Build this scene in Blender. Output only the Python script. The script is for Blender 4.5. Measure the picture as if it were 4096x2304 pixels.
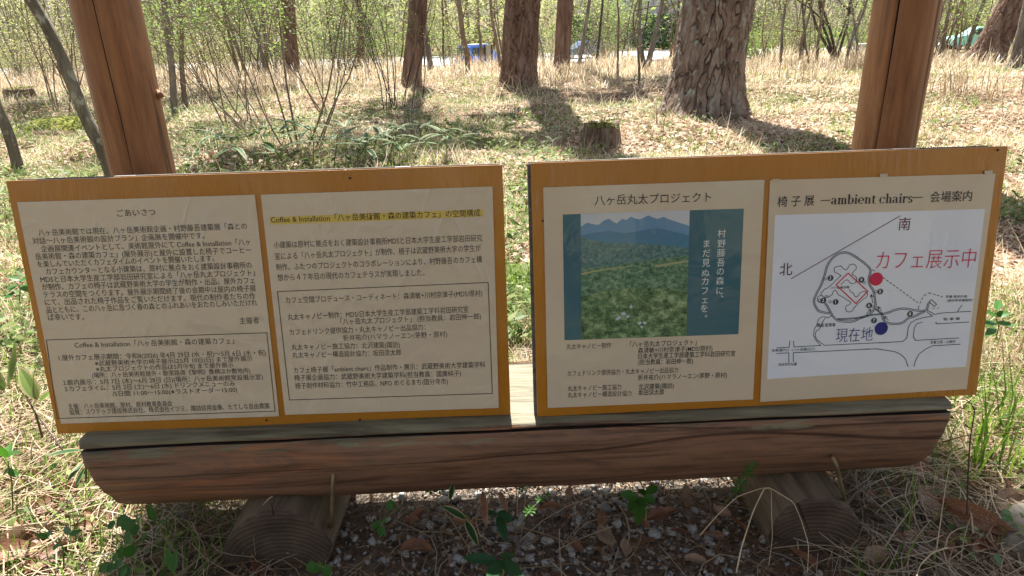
import bpy, bmesh, math, random
import numpy as np
from mathutils import Vector, Matrix, noise as mnoise

for _o in list(bpy.data.objects): bpy.data.objects.remove(_o)
sc = bpy.context.scene
COL = sc.collection
RND = random.Random(11)
RG = np.random.default_rng(5)
R = math.radians

# ------------------------------------------------------------------ camera
CAM_H, F_PX = 1.12, 2765.0
PITCH, ROLL = R(21.60), R(-1.58)
_f = Vector((0, math.cos(PITCH), -math.sin(PITCH))); _r = Vector((1, 0, 0)); _u = _r.cross(_f)
CR = _r*math.cos(ROLL) + _u*math.sin(ROLL)
CU = _u*math.cos(ROLL) - _r*math.sin(ROLL)
CF = _f
CAM = Vector((0, 0, CAM_H))
cd = bpy.data.cameras.new('camera'); cam = bpy.data.objects.new('camera', cd); COL.objects.link(cam)
cd.sensor_width = 36; cd.lens = 36*F_PX/4096; cd.clip_start = .02; cd.clip_end = 2000
cam.matrix_world = Matrix(((CR.x, CU.x, -CF.x, CAM.x), (CR.y, CU.y, -CF.y, CAM.y), (CR.z, CU.z, -CF.z, CAM.z), (0, 0, 0, 1)))
sc.camera = cam

# ------------------------------------------------------------------ light
SUN_EL, SUN_AZ = R(61), R(-3)          # azimuth measured from straight ahead (+Y), towards +X
w = bpy.data.worlds.new('World'); sc.world = w; w.use_nodes = True
nt = w.node_tree; bg = nt.nodes['Background']
sky = nt.nodes.new('ShaderNodeTexSky'); sky.sky_type = 'NISHITA'; sky.sun_disc = False
sky.sun_elevation = SUN_EL; sky.sun_rotation = SUN_AZ; sky.air_density = 1.2; sky.dust_density = 2.0
hsv = nt.nodes.new('ShaderNodeHueSaturation'); hsv.inputs['Saturation'].default_value = .6
nt.links.new(sky.outputs[0], hsv.inputs['Color']); nt.links.new(hsv.outputs[0], bg.inputs[0]); bg.inputs[1].default_value = .062
sl = bpy.data.lights.new('sun', 'SUN'); sun = bpy.data.objects.new('sun', sl); COL.objects.link(sun)
sl.energy = 5.0; sl.angle = R(.5); sl.color = (1, .95, .86)
sdir = Vector((math.sin(SUN_AZ)*math.cos(SUN_EL), math.cos(SUN_AZ)*math.cos(SUN_EL), math.sin(SUN_EL)))
sun.rotation_euler = sdir.to_track_quat('Z', 'Y').to_euler()
vs = sc.view_settings; vs.view_transform = 'Standard'; vs.look = 'None'; vs.gamma = 1; vs.use_curve_mapping = False
vs.exposure = 1.82

# ------------------------------------------------------------------ picture <-> place
def ray(px, py):
    return (CF + CR*((px-2048)/F_PX) + CU*((1152-py)/F_PX))
def at(px, py, D):
    d = ray(px, py); return CAM + d*(D/d.y)
def sstep(a, b, v):
    t = np.clip((v-a)/(b-a), 0, 1); return t*t*(3-2*t)
def gz(x, y):
    """height of the ground"""
    x = np.asarray(x, float); y = np.asarray(y, float)
    t = np.clip((y-13)/43, 0, 1)
    z = -2.9*t
    b = sstep(2.2, 5, y)*(1-sstep(30, 50, y))
    z = z + b*(.045*np.sin(x*1.3+.7*y)*np.sin(.9*y+1.1) + .05*np.sin(.45*x+2)*np.sin(.5*y))
    z = z + .05*np.sin(2.3*x+1.1*y)*np.sin(1.9*y-x)*b
    z = z + 2.5*sstep(100, 240, y) + 2*sstep(-25, -90, y)
    return z
def gnd(px, py):
    d = ray(px, py); t = (CAM_H)/max(-d.z, .02)
    for _ in range(40):
        p = CAM + d*t
        z = float(gz(p.x, p.y)); t += (p.z - z)/max(-d.z, .03)*.8
    return CAM + d*t
def hit(px, py, O, n):
    d = ray(px, py); return CAM + d*((O-CAM).dot(n)/d.dot(n))

# ------------------------------------------------------------------ naming
def tag(o, label=None, cat=None, group=None, kind=None):
    if label: o['label'] = label
    if cat: o['category'] = cat
    if group: o['group'] = group
    if kind: o['kind'] = kind
    return o
def empty(name, loc, label=None, cat=None, group=None, rz=0):
    o = bpy.data.objects.new(name, None); COL.objects.link(o)
    o.location = loc; o.rotation_euler = (0, 0, rz); o.empty_display_size = .05
    return tag(o, label, cat, group)
KIDS = {}
def org(o):
    v = Vector((0, 0, 0))
    while o is not None: v += Vector(o.location); o = o.parent
    return v
def link(name, me, parent=None, mats=()):
    o = bpy.data.objects.new(name, me); COL.objects.link(o)
    for m in (mats if isinstance(mats, (list, tuple)) else [mats]): me.materials.append(m)
    if parent is not None:
        o.parent = parent; KIDS.setdefault(parent, []).append(o)
    return o
def copy_tree(o, parent=None):
    c = o.copy(); COL.objects.link(c)
    if parent is not None: c.parent = parent; KIDS.setdefault(parent, []).append(c)
    for k in KIDS.get(o, []): copy_tree(k, c)
    return c

# ------------------------------------------------------------------ mesh helpers
class MB:
    def __init__(s): s.v = []; s.f = []; s.m = []
    def add(s, vs, fs, mi=0):
        b = len(s.v); s.v += [tuple(p) for p in vs]
        for f in fs: s.f.append(tuple(b+i for i in f)); s.m.append(mi)
    def box(s, c, sx, sy, sz, X=Vector((1, 0, 0)), Y=Vector((0, 1, 0)), Z=Vector((0, 0, 1)), mi=0, ch=0.0):
        c = Vector(c); vs = []
        if ch <= 0:
            for k in (-1, 1):
                for j in (-1, 1):
                    for i in (-1, 1): vs.append(c + X*(i*sx/2) + Y*(j*sy/2) + Z*(k*sz/2))
            s.add(vs, [(0, 2, 3, 1), (4, 5, 7, 6), (0, 1, 5, 4), (1, 3, 7, 5), (3, 2, 6, 7), (2, 0, 4, 6)], mi)
        else:                                   # chamfered box
            bm = bmesh.new(); bmesh.ops.create_cube(bm, size=1)
            for v in bm.verts: v.co = Vector((v.co.x*sx, v.co.y*sy, v.co.z*sz))
            bmesh.ops.bevel(bm, geom=list(bm.edges), offset=ch, segments=2, affect='EDGES', profile=.6)
            bm.verts.ensure_lookup_table(); bm.faces.ensure_lookup_table()
            s.add([c + X*v.co.x + Y*v.co.y + Z*v.co.z for v in bm.verts], [[v.index for v in f.verts] for f in bm.faces], mi)
            bm.free()
    def tube(s, path, rad, n=8, mi=0, cap=True, wob=0.0):
        path = [Vector(p) for p in path]; m = len(path)
        if not isinstance(rad, (list, tuple)): rad = [rad]*m
        vs = []; up = Vector((.31, .17, .93)); pt = None
        for i, p in enumerate(path):
            t = (path[min(i+1, m-1)] - path[max(i-1, 0)])
            t = t.normalized() if t.length > 1e-9 else Vector((0, 0, 1))
            if pt is None:
                a = t.cross(up if abs(t.dot(up)) < .9 else Vector((1, 0, 0))).normalized()
            else:
                a = (a - t*a.dot(t)).normalized()
            b = t.cross(a); pt = t
            for k in range(n):
                an = 2*math.pi*k/n
                q = 1 + (wob*mnoise.noise((p + a*math.cos(an) + b*math.sin(an))*3.1) if wob else 0)
                vs.append(p + (a*math.cos(an) + b*math.sin(an))*rad[i]*q)
        fs = [(i*n+k, i*n+(k+1) % n, (i+1)*n+(k+1) % n, (i+1)*n+k) for i in range(m-1) for k in range(n)]
        if cap: fs += [tuple(range(n))[::-1], tuple((m-1)*n+k for k in range(n))]
        s.add(vs, fs, mi)
    def prism(s, pts, n, h, mi=0):
        """flat outline pts (3-D, counter-clockwise seen from +n) given thickness h along n"""
        k = len(pts); pts = [Vector(p) for p in pts]
        s.add(pts + [p + n*h for p in pts], [tuple(range(k, 2*k)), tuple(range(k))[::-1]] + [(i, (i+1) % k, k+(i+1) % k, k+i) for i in range(k)], mi)
    def build(s, name, mats, parent=None, smooth=False):
        o0 = org(parent) if parent is not None else Vector((0, 0, 0))
        me = bpy.data.meshes.new(name)
        me.from_pydata([(p[0]-o0.x, p[1]-o0.y, p[2]-o0.z) for p in s.v], [], s.f)
        o = link(name, me, parent, mats)
        if any(s.m): me.polygons.foreach_set('material_index', s.m)
        if smooth: me.polygons.foreach_set('use_smooth', [True]*len(s.f))
        me.update(); return o

def npmesh(name, V, Fc, mats, parent=None, tint=None, mi=None, smooth=False, base=None):
    """mesh from numpy arrays; tint = one float per face"""
    V = np.asarray(V, np.float32); Fc = np.asarray(Fc, np.int32)
    if parent is not None and base is None: V = V - np.array(org(parent), np.float32)
    me = bpy.data.meshes.new(name); k = Fc.shape[1]
    me.vertices.add(len(V)); me.vertices.foreach_set('co', V.ravel())
    me.loops.add(Fc.size); me.loops.foreach_set('vertex_index', Fc.ravel())
    me.polygons.add(len(Fc)); me.polygons.foreach_set('loop_start', np.arange(len(Fc), dtype=np.int32)*k)
    if smooth: me.polygons.foreach_set('use_smooth', np.ones(len(Fc), bool))
    if tint is not None:
        a = me.attributes.new('tint', 'FLOAT', 'FACE'); a.data.foreach_set('value', np.asarray(tint, np.float32))
    o = link(name, me, parent, mats)
    if mi is not None: me.polygons.foreach_set('material_index', np.asarray(mi, np.int32))
    me.update(calc_edges=True); return o

def unit(a): return a/np.maximum(np.linalg.norm(a, axis=1, keepdims=True), 1e-9)
def rquads(C, Dr, N, L, W):
    """rhombic leaves: centres, directions, normals, lengths, widths"""
    Dr = unit(Dr); S = unit(np.cross(N, Dr)); L = L[:, None]/2; W = W[:, None]/2
    N = unit(np.cross(Dr, S))
    V = np.stack([C-Dr*L, C+S*W+N*W*.25-Dr*L*.1, C+Dr*L, C-S*W+N*W*.25-Dr*L*.1], 1).reshape(-1, 3)
    return V, np.arange(len(C)*4).reshape(-1, 4)
def blades(P, H, W, lean, az, curl):
    """grass blades: root, length, width, lean (radians from upright), direction, extra bend"""
    n = len(P); d = np.stack([np.cos(az), np.sin(az), 0*az], 1); s = np.stack([-np.sin(az), np.cos(az), 0*az], 1)
    up = np.array([0, 0, 1.])
    a1 = lean; a2 = lean+curl
    p1 = P + (d*np.sin(a1)[:, None] + up*np.cos(a1)[:, None])*(H*.5)[:, None]
    p2 = p1 + (d*np.sin(a2)[:, None] + up*np.cos(a2)[:, None])*(H*.5)[:, None]
    w = (W/2)[:, None]
    V = np.stack([P-s*w, P+s*w, p1-s*w*.85, p1+s*w*.85, p2-s*w*.15, p2+s*w*.15], 1).reshape(-1, 3)
    b = np.arange(n)[:, None]*6
    F = np.concatenate([b+np.array([[0, 1, 3, 2]]), b+np.array([[2, 3, 5, 4]])], 1).reshape(-1, 4)
    return V, F
# ------------------------------------------------------------------ materials
def L(r, g, b):
    f = lambda c: c/12.92 if c <= .04045 else ((c+.055)/1.055)**2.4
    return (f(r/255), f(g/255), f(b/255), 1)
def new_mat(name):
    m = bpy.data.materials.new(name); m.use_nodes = True
    t = m.node_tree; b = t.nodes['Principled BSDF']; return m, t, b
def nd(t, typ, **kw):
    n = t.nodes.new(typ)
    for k, v in kw.items():
        if k.startswith('i_'): n.inputs[k[2:].replace('_', ' ')].default_value = v
        else: setattr(n, k, v)
    return n
def noise_of(t, scale, sc3=(1, 1, 1), detail=4, rough=.55, co='Object', dist=0.0, loc=(0, 0, 0)):
    tc = nd(t, 'ShaderNodeTexCoord'); mp = nd(t, 'ShaderNodeMapping'); mp.inputs['Scale'].default_value = sc3; mp.inputs['Location'].default_value = loc
    n = nd(t, 'ShaderNodeTexNoise'); n.inputs['Scale'].default_value = scale; n.inputs['Detail'].default_value = detail
    n.inputs['Roughness'].default_value = rough; n.inputs['Distortion'].default_value = dist
    t.links.new(tc.outputs[co], mp.inputs[0]); t.links.new(mp.outputs[0], n.inputs[0]); return n
def ramp_of(t, src, stops):
    r = nd(t, 'ShaderNodeValToRGB'); e = r.color_ramp.elements
    while len(e) < len(stops): e.new(.5)
    for el, (p, c) in zip(e, stops): el.position = p; el.color = tuple(c)+((1,) if len(c) == 3 else ())
    t.links.new(src, r.inputs[0]); return r
def mixc(t, fac, a, b, mode='MIX'):
    m = nd(t, 'ShaderNodeMix', data_type='RGBA', blend_type=mode)
    for s, v in ((0, fac), (6, a), (7, b)):
        if hasattr(v, 'links'): t.links.new(v, m.inputs[s])
        else: m.inputs[s].default_value = v
    return m.outputs[2]
def bump_of(t, b, src, strength, dist, chain=None):
    n = nd(t, 'ShaderNodeBump'); n.inputs['Strength'].default_value = strength; n.inputs['Distance'].default_value = dist
    t.links.new(src, n.inputs['Height'])
    if chain is not None: t.links.new(chain, n.inputs['Normal'])
    t.links.new(n.outputs[0], b.inputs['Normal']); return n.outputs[0]
def simple(name, c1, c2=None, scale=8, sc3=(1, 1, 1), rough=.7, bump=0, bdist=.004, bscale=None, bsc3=None, lo=.35, hi=.65, spec=.3, metal=0, detail=5):
    m, t, b = new_mat(name); c2 = c2 or c1
    n = noise_of(t, scale, sc3, detail); r = ramp_of(t, n.outputs[0], [(lo, c1), (hi, c2)])
    t.links.new(r.outputs[0], b.inputs['Base Color'])
    b.inputs['Roughness'].default_value = rough; b.inputs['Specular IOR Level'].default_value = spec; b.inputs['Metallic'].default_value = metal
    if bump:
        q = noise_of(t, bscale or scale*2, bsc3 or sc3, 6); bump_of(t, b, q.outputs[0], bump, bdist)
    return m
def leafy(name, cols, transl=.45, rough=.55, spec=.2, tcol=None, dead=False):
    """thin leaf or blade: colour picked per blade by its own tint, light passes through"""
    m, t, b = new_mat(name)
    a = nd(t, 'ShaderNodeAttribute', attribute_name='tint')
    k = len(cols); r = ramp_of(t, a.outputs['Fac'], [((i)/(k-1) if k > 1 else 0, c) for i, c in enumerate(cols)])
    b.inputs['Roughness'].default_value = rough; b.inputs['Specular IOR Level'].default_value = spec
    t.links.new(r.outputs[0], b.inputs['Base Color'])
    tr = nd(t, 'ShaderNodeBsdfTranslucent'); mx = nd(t, 'ShaderNodeMixShader'); mx.inputs[0].default_value = transl
    tc = mixc(t, 1.0, r.outputs[0], tcol or (1, 1, 1, 1), 'MULTIPLY')
    t.links.new(tc, tr.inputs[0]); t.links.new(b.outputs[0], mx.inputs[1]); t.links.new(tr.outputs[0], mx.inputs[2])
    t.links.new(mx.outputs[0], t.nodes['Material Output'].inputs[0]); return m
def ink(name, c, rough=.6):
    m, t, b = new_mat(name); b.inputs['Base Color'].default_value = c; b.inputs['Roughness'].default_value = rough
    b.inputs['Specular IOR Level'].default_value = .2
    b.inputs['Coat Weight'].default_value = .6; b.inputs['Coat Roughness'].default_value = .12
    return m

INK = ink('black_ink', (.012, .013, .015, 1)); INK_SOFT = ink('soft_ink', (.055, .052, .047, 1))
INK_DARK = ink('slate_ink', (.018, .026, .034, 1)); INK_TITLE = ink('olive_ink', (.045, .045, .038, 1))
INK_RED = ink('red_ink', L(205, 30, 80)); INK_NAVY = ink('navy_ink', L(22, 36, 125)); INK_MAROON = ink('maroon_ink', L(90, 35, 48))
INK_WHITE = ink('white_ink', (.72, .76, .74, 1)); INK_LINE = ink('map_line_ink', L(50, 66, 80)); INK_YELLOW = ink('highlight_ink', (.62, .47, .10, 1))

def film(name, col, wr=.5, col2=None, coat=1.0, scale=(14, 9, 14), rough=.55):
    """paper under wrinkled clear film: the film is the glossy coat, its creases bend the reflections"""
    m, t, b = new_mat(name); n0 = noise_of(t, 3.0, detail=5)
    r = ramp_of(t, n0.outputs[0], [(.3, col), (.7, col2 or col)]); t.links.new(r.outputs[0], b.inputs['Base Color'])
    b.inputs['Roughness'].default_value = rough; b.inputs['Specular IOR Level'].default_value = .3
    b.inputs['Coat Weight'].default_value = coat; b.inputs['Coat Roughness'].default_value = .06
    n1 = noise_of(t, 1.0, scale, 3, .5, dist=.9); n2 = noise_of(t, 60, (1, 1, .35), 2, loc=(3, 1, 2)); n3 = noise_of(t, 3.2, (1, 1, 1), 1)
    gate = ramp_of(t, n3.outputs[0], [(.42, (0, 0, 0)), (.62, (1, 1, 1))])
    mu = nd(t, 'ShaderNodeMath', operation='MULTIPLY'); t.links.new(n2.outputs[0], mu.inputs[0]); t.links.new(gate.outputs[0], mu.inputs[1])
    ad = nd(t, 'ShaderNodeMath', operation='MULTIPLY_ADD'); t.links.new(mu.outputs[0], ad.inputs[0]); ad.inputs[1].default_value = .12; t.links.new(n1.outputs[0], ad.inputs[2])
    if wr > .5:            # sharp diagonal creases where the film was pulled tight
        n4 = noise_of(t, 1.0, (7, 3, 3.2), 2, .5, dist=1.2, loc=(5, 0, 1)); tc4 = n4.inputs[0].links[0].from_node; tc4.inputs['Rotation'].default_value = (0, R(38), 0)
        rg = ramp_of(t, n4.outputs[0], [(.455, (0, 0, 0)), (.485, (1, 1, 1)), (.515, (0, 0, 0)), (.60, (0, 0, 0)), (.62, (.7, .7, .7)), (.64, (0, 0, 0))]); a4 = nd(t, 'ShaderNodeMath', operation='MULTIPLY_ADD')
        t.links.new(rg.outputs[0], a4.inputs[0]); a4.inputs[1].default_value = .28; t.links.new(ad.outputs[0], a4.inputs[2]); ad = a4
    bp = nd(t, 'ShaderNodeBump'); bp.inputs['Strength'].default_value = min(1, wr*1.4); bp.inputs['Distance'].default_value = .006+.03*max(0, wr-.3)
    t.links.new(ad.outputs[0], bp.inputs['Height']); t.links.new(bp.outputs[0], b.inputs['Coat Normal'])
    return m
BEIGE = (.62, .53, .405, 1); BEIGE2 = (.575, .495, .38, 1)
M_PAPER = film('beige_print_under_film', BEIGE, .55, BEIGE2)
M_PAPER_CALM = film('beige_print', BEIGE, .28, BEIGE2, scale=(6, 6, 9))
M_WHITE = film('white_map_print', (.74, .80, .90, 1), .2, (.71, .77, .87, 1), scale=(6, 5, 7))
M_TEAL = film('teal_print', L(46, 98, 114), .25, L(50, 102, 117), scale=(6, 5, 7))
M_PSKY = film('printed_sky', L(178, 192, 205), .15, L(216, 216, 214))
M_PMTN = film('printed_mountain', L(84, 134, 172), .15, L(112, 156, 190))
M_PMTN2 = film('printed_foothill', L(60, 118, 152), .15, L(76, 132, 162))
M_PBAND = film('printed_clearing', L(150, 160, 110), .15, L(168, 172, 130))
M_PROOF = film('printed_white_roofs', L(150, 165, 185), .15, L(225, 230, 240))
def printed_wood(name, c1, c2, c3, scale):
    m = film(name, c1, .15); t = m.node_tree; b = t.nodes['Principled BSDF']
    tc = nd(t, 'ShaderNodeTexCoord'); mp = nd(t, 'ShaderNodeMapping'); mp.inputs['Scale'].default_value = (1, 1, 1.25)
    n = noise_of(t, scale*.75, (1, 1, 1.3), 8, .78, dist=.4)
    r = ramp_of(t, n.outputs[0], [(.38, c1), (.5, c2), (.64, c3)]); t.links.new(r.outputs[0], b.inputs['Base Color']); return m
M_PW1 = printed_wood('printed_far_forest', L(50, 92, 98), L(80, 122, 122), L(120, 156, 150), 190)
M_PW2 = printed_wood('printed_mid_forest', L(44, 84, 68), L(88, 130, 100), L(146, 176, 142), 130)
M_PW3 = printed_wood('printed_near_forest', L(26, 54, 38), L(86, 126, 82), L(164, 184, 140), 62)

def board_mat():
    m, t, b = new_mat('varnished_board'); n = noise_of(t, 5, (1, 1, .25), 5); g = noise_of(t, 60, (1, 1, .04), 4)
    r = ramp_of(t, n.outputs[0], [(.3, (.39, .15, .004)), (.7, (.46, .185, .006))])
    r2 = ramp_of(t, g.outputs[0], [(.35, (.965, .96, .95)), (.65, (1, 1, 1))])
    t.links.new(mixc(t, 1.0, r.outputs[0], r2.outputs[0], 'MULTIPLY'), b.inputs['Base Color'])
    b.inputs['Roughness'].default_value = .45; b.inputs['Specular IOR Level'].default_value = .35
    b.inputs['Coat Weight'].default_value = .75; b.inputs['Coat Roughness'].default_value = .1; b.inputs['Coat IOR'].default_value = 1.55
    n1 = noise_of(t, 75, (1, 1, .10), 3, loc=(1, 2, 3)); n2 = noise_of(t, 4, (1, 1, 1), 2)
    gate = ramp_of(t, n2.outputs[0], [(.4, (.12, .12, .12)), (.6, (1, 1, 1))])
    mu = nd(t, 'ShaderNodeMath', operation='MULTIPLY'); t.links.new(n1.outputs[0], mu.inputs[0]); t.links.new(gate.outputs[0], mu.inputs[1])
    bp = nd(t, 'ShaderNodeBump'); bp.inputs['Strength'].default_value = .8; bp.inputs['Distance'].default_value = .005
    t.links.new(mu.outputs[0], bp.inputs['Height']); t.links.new(bp.outputs[0], b.inputs['Coat Normal']); t.links.new(bp.outputs[0], b.inputs['Normal'])
    return m
M_BOARD = board_mat()
M_PLY = simple('weathered_plywood', (.20, .14, .09, 1), (.34, .26, .18, 1), 3, (1, 30, 30), .8, .3, .002)
M_PLYD = simple('grey_backing_board', (.10, .09, .085, 1), (.20, .18, .16, 1), 4, (1, 20, 20), .85, .3, .002)
M_METAL = simple('galvanised_plate', (.32, .33, .36, 1), (.42, .43, .46, 1), 20, rough=.45, metal=1)
M_STAPLE = simple('rusty_iron', (.14, .10, .055, 1), (.30, .23, .13, 1), 60, (1, 1, .3), .55, .4, .002, metal=.6)

def log_mat(name, cols, axis, top=None, checks=True, rough=.6, sc=1.0, coat=0.0, knots=0, gc=(.55, .53, .5), lines=True):
    """stained log: streaks stretched along the grain; top = weathered colour spread by the 'wear' attribute"""
    m, t, b = new_mat(name); s = [1, 1, 1]; s[axis] = .16
    n = noise_of(t, 13*sc, s, 8, .68, dist=.9); r = ramp_of(t, n.outputs[0], cols)
    s2 = [1, 1, 1]; s2[axis] = .045; g = noise_of(t, 75*sc, s2, 6, .7, dist=.35); r2 = ramp_of(t, g.outputs[0], [(.36, gc), (.5, (1, 1, 1)), (.66, (1.25, 1.2, 1.12))])
    c = mixc(t, 1.0, r.outputs[0], r2.outputs[0], 'MULTIPLY')
    ks_ = [1, 1, 1]; ks_[axis] = .05; cn = noise_of(t, 7, ks_, 3, .5, dist=.3, loc=(3, 1, 4)); cr = ramp_of(t, cn.outputs[0], [(.488, (1, 1, 1)), (.5, (.22, .18, .16)), (.512, (1, 1, 1))]); c = mixc(t, 1.0, c, cr.outputs[0], 'MULTIPLY') if lines else c
    if top:
        a = nd(t, 'ShaderNodeAttribute', attribute_name='wear'); e = noise_of(t, 16, [k*1.0 if k == 1 else .25 for k in s], 6, .65, dist=.8)
        q = nd(t, 'ShaderNodeMath', operation='ADD'); t.links.new(a.outputs['Fac'], q.inputs[0]); t.links.new(e.outputs[0], q.inputs[1])
        rr = ramp_of(t, q.outputs[0], [(.92, (0, 0, 0)), (1.08, (1, 1, 1))])
        tn = noise_of(t, 22, s, 6, .6, dist=.5); tr = ramp_of(t, tn.outputs[0], top)
        c = mixc(t, rr.outputs[0], c, mixc(t, 1.0, tr.outputs[0], r2.outputs[0], 'MULTIPLY'))
    if knots:
        tc = nd(t, 'ShaderNodeTexCoord'); mp = nd(t, 'ShaderNodeMapping'); ks = [1, 1, 1]; ks[axis] = .45; mp.inputs['Scale'].default_value = ks; v = nd(t, 'ShaderNodeTexVoronoi'); v.inputs['Scale'].default_value = knots
        t.links.new(tc.outputs['Object'], mp.inputs[0]); t.links.new(mp.outputs[0], v.inputs[0]); kr = ramp_of(t, v.outputs['Distance'], [(.05, (.18, .14, .12)), (.11, (.75, .7, .65)), (.2, (1, 1, 1))]); c = mixc(t, 1.0, c, kr.outputs[0], 'MULTIPLY')
    t.links.new(c, b.inputs['Base Color']); b.inputs['Roughness'].default_value = rough; b.inputs['Specular IOR Level'].default_value = .35
    b.inputs['Coat Weight'].default_value = coat; b.inputs['Coat Roughness'].default_value = .35
    bump_of(t, b, g.outputs[0], .8, .004); return m
M_BENCH = log_mat('stained_log', [(.26, (.085, .055, .042)), (.42, (.22, .118, .074)), (.52, (.185, .108, .074)), (.64, (.32, .14, .07)), (.78, (.28, .195, .135))], 0,
                  [(.3, (.06, .054, .034)), (.5, (.16, .145, .095)), (.7, (.24, .22, .15))], knots=4)
M_POST = log_mat('varnished_post', [(.25, (.10, .04, .018)), (.42, (.20, .075, .028)), (.58, (.29, .13, .052)), (.76, (.31, .185, .092))], 2, rough=.6, coat=.25, knots=6.5, gc=(.72, .7, .68))
M_CRACK = simple('crack_shade_and_nail_dark', (.02, .013, .009, 1), (.035, .02, .013, 1), 30)  # near-black stands in for the shade inside cracks; nails share it
def endgrain(name, c1, c2, c3, centre):
    m, t, b = new_mat(name); tc = nd(t, 'ShaderNodeTexCoord'); mp = nd(t, 'ShaderNodeMapping'); mp.inputs['Location'].default_value = centre; mp.inputs['Scale'].default_value = (1, 0, 1)
    wv = nd(t, 'ShaderNodeTexWave', wave_type='RINGS', rings_direction='SPHERICAL'); wv.inputs['Scale'].default_value = 30; wv.inputs['Distortion'].default_value = 2.5; wv.inputs['Detail'].default_value = 3
    t.links.new(tc.outputs['Object'], mp.inputs[0]); t.links.new(mp.outputs[0], wv.inputs[0])
    r = ramp_of(t, wv.outputs[0], [(.1, c1), (.6, c2), (.95, c3)]); n = noise_of(t, 12, detail=6)
    rn = ramp_of(t, n.outputs[0], [(.35, (.45, .42, .4)), (.65, (1, 1, 1))])
    t.links.new(mixc(t, 1.0, r.outputs[0], rn.outputs[0], 'MULTIPLY'), b.inputs['Base Color']); b.inputs['Roughness'].default_value = .85
    bump_of(t, b, wv.outputs[0], .35, .003); return m
M_ENDG = endgrain('dark_end_grain', (.088, .058, .042, 1), (.10, .068, .049, 1), (.115, .082, .06, 1), (0, 0, .03))
M_BLOCK = log_mat('dark_weathered_log', [(.3, (.085, .06, .04)), (.55, (.18, .135, .095)), (.75, (.25, .20, .145))], 1, rough=.75, lines=False, gc=(.68, .66, .64))

def bark(name, c1, c2, c3, sx=7, lichen=None):
    m, t, b = new_mat(name); n = noise_of(t, sx, (1, 1, .22), 6, .6, dist=.7); r = ramp_of(t, n.outputs[0], [(.32, c1), (.5, c2), (.68, c3)])
    c = r.outputs[0]
    if lichen:
        q = noise_of(t, 14, (1, 1, .7), 5, .6); rr = ramp_of(t, q.outputs[0], [(.55, (0, 0, 0)), (.64, (1, 1, 1))]); c = mixc(t, rr.outputs[0], c, lichen)
    t.links.new(c, b.inputs['Base Color']); b.inputs['Roughness'].default_value = .9; b.inputs['Specular IOR Level'].default_value = .15
    g = noise_of(t, sx*3, (1, 1, .2), 6, .65, dist=.5); bump_of(t, b, g.outputs[0], .8, .02); return m
M_PINE = bark('red_pine_bark', (.12, .078, .058, 1), (.215, .155, .122, 1), (.305, .25, .21, 1), 8, (.30, .29, .24, 1))
M_PINE2 = bark('reddish_pine_bark', (.105, .06, .042, 1), (.19, .118, .088, 1), (.27, .19, .15, 1), 9)
M_GREYB = bark('grey_bark', (.10, .085, .07, 1), (.20, .175, .15, 1), (.29, .265, .23, 1), 9)
M_MOSSB = bark('mossy_bark', (.09, .078, .055, 1), (.17, .148, .11, 1), (.25, .22, .17, 1), 18, (.36, .35, .29, 1))
M_TWIG = bark('thin_twig_bark', (.13, .095, .07, 1), (.22, .165, .12, 1), (.30, .24, .18, 1), 12)
M_DKTWIG = bark('dark_stem_bark', (.05, .04, .033, 1), (.085, .07, .055, 1), (.12, .10, .08, 1), 12)
M_STUMP = bark('rotten_stump_wood', (.075, .052, .038, 1), (.15, .108, .08, 1), (.27, .225, .175, 1), 18)
M_MOSS = simple('moss', (.10, .12, .015, 1), (.20, .20, .03, 1), 30, rough=.95, bump=.8, bdist=.01)
M_ROCK = simple('grey_rock', (.14, .125, .10, 1), (.30, .27, .22, 1), 9, rough=.85, bump=.8, bdist=.01, bscale=24)

M_LEAF = leafy('spring_leaf', [(.07, .13, .03, 1), (.15, .225, .06, 1), (.28, .34, .12, 1)], .55, tcol=(1.15, 1.15, .88, 1))
M_LEAFY = leafy('yellow_spring_leaf', [(.18, .215, .08, 1), (.30, .325, .135, 1), (.46, .45, .26, 1)], .58, tcol=(1.15, 1.12, .92, 1))
M_LEAFD = leafy('dark_evergreen_leaf', [(.02, .05, .012, 1), (.04, .085, .02, 1), (.07, .12, .03, 1)], .25)
M_NEEDLEC = leafy('pine_needle_spray', [(.02, .05, .015, 1), (.05, .09, .025, 1)], .2)
M_DRY = leafy('dry_grass', [(.20, .12, .055, 1), (.44, .32, .185, 1), (.62, .52, .36, 1), (.74, .69, .56, 1)], .45, spec=.35)
M_STRAW = leafy('straw', [(.17, .105, .055, 1), (.36, .27, .165, 1), (.52, .44, .32, 1)], .3, spec=.35, rough=.45)
M_GREEN = leafy('green_grass', [(.06, .12, .02, 1), (.13, .22, .035, 1), (.26, .36, .08, 1)], .45, tcol=(1.1, 1.2, .6, 1))
M_LITTER = leafy('leaf_litter', [(.13, .065, .035, 1), (.28, .16, .09, 1), (.48, .34, .23, 1), (.66, .56, .46, 1)], .3, spec=.4)
M_PNEED = leafy('fallen_pine_needle', [(.11, .05, .025, 1), (.19, .095, .045, 1), (.27, .17, .10, 1)], .1, spec=.4, rough=.45)
M_SASA = leafy('bamboo_leaf_green', [(.025, .085, .03, 1), (.05, .14, .04, 1)], .35, rough=.5, spec=.25)
M_SASAE = leafy('bamboo_leaf_margin', [(.34, .32, .15, 1), (.42, .39, .21, 1)], .35)
M_SEED = leafy('seedling_leaf', [(.05, .15, .02, 1), (.09, .22, .03, 1)], .4, rough=.45, spec=.4, tcol=(1.1, 1.2, .6, 1))
M_HERB = leafy('low_herb_leaf', [(.07, .13, .035, 1), (.14, .20, .06, 1), (.26, .31, .11, 1)], .42, rough=.5)
M_STEM = simple('green_stem', (.10, .14, .03, 1), (.16, .18, .05, 1), 20)
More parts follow.
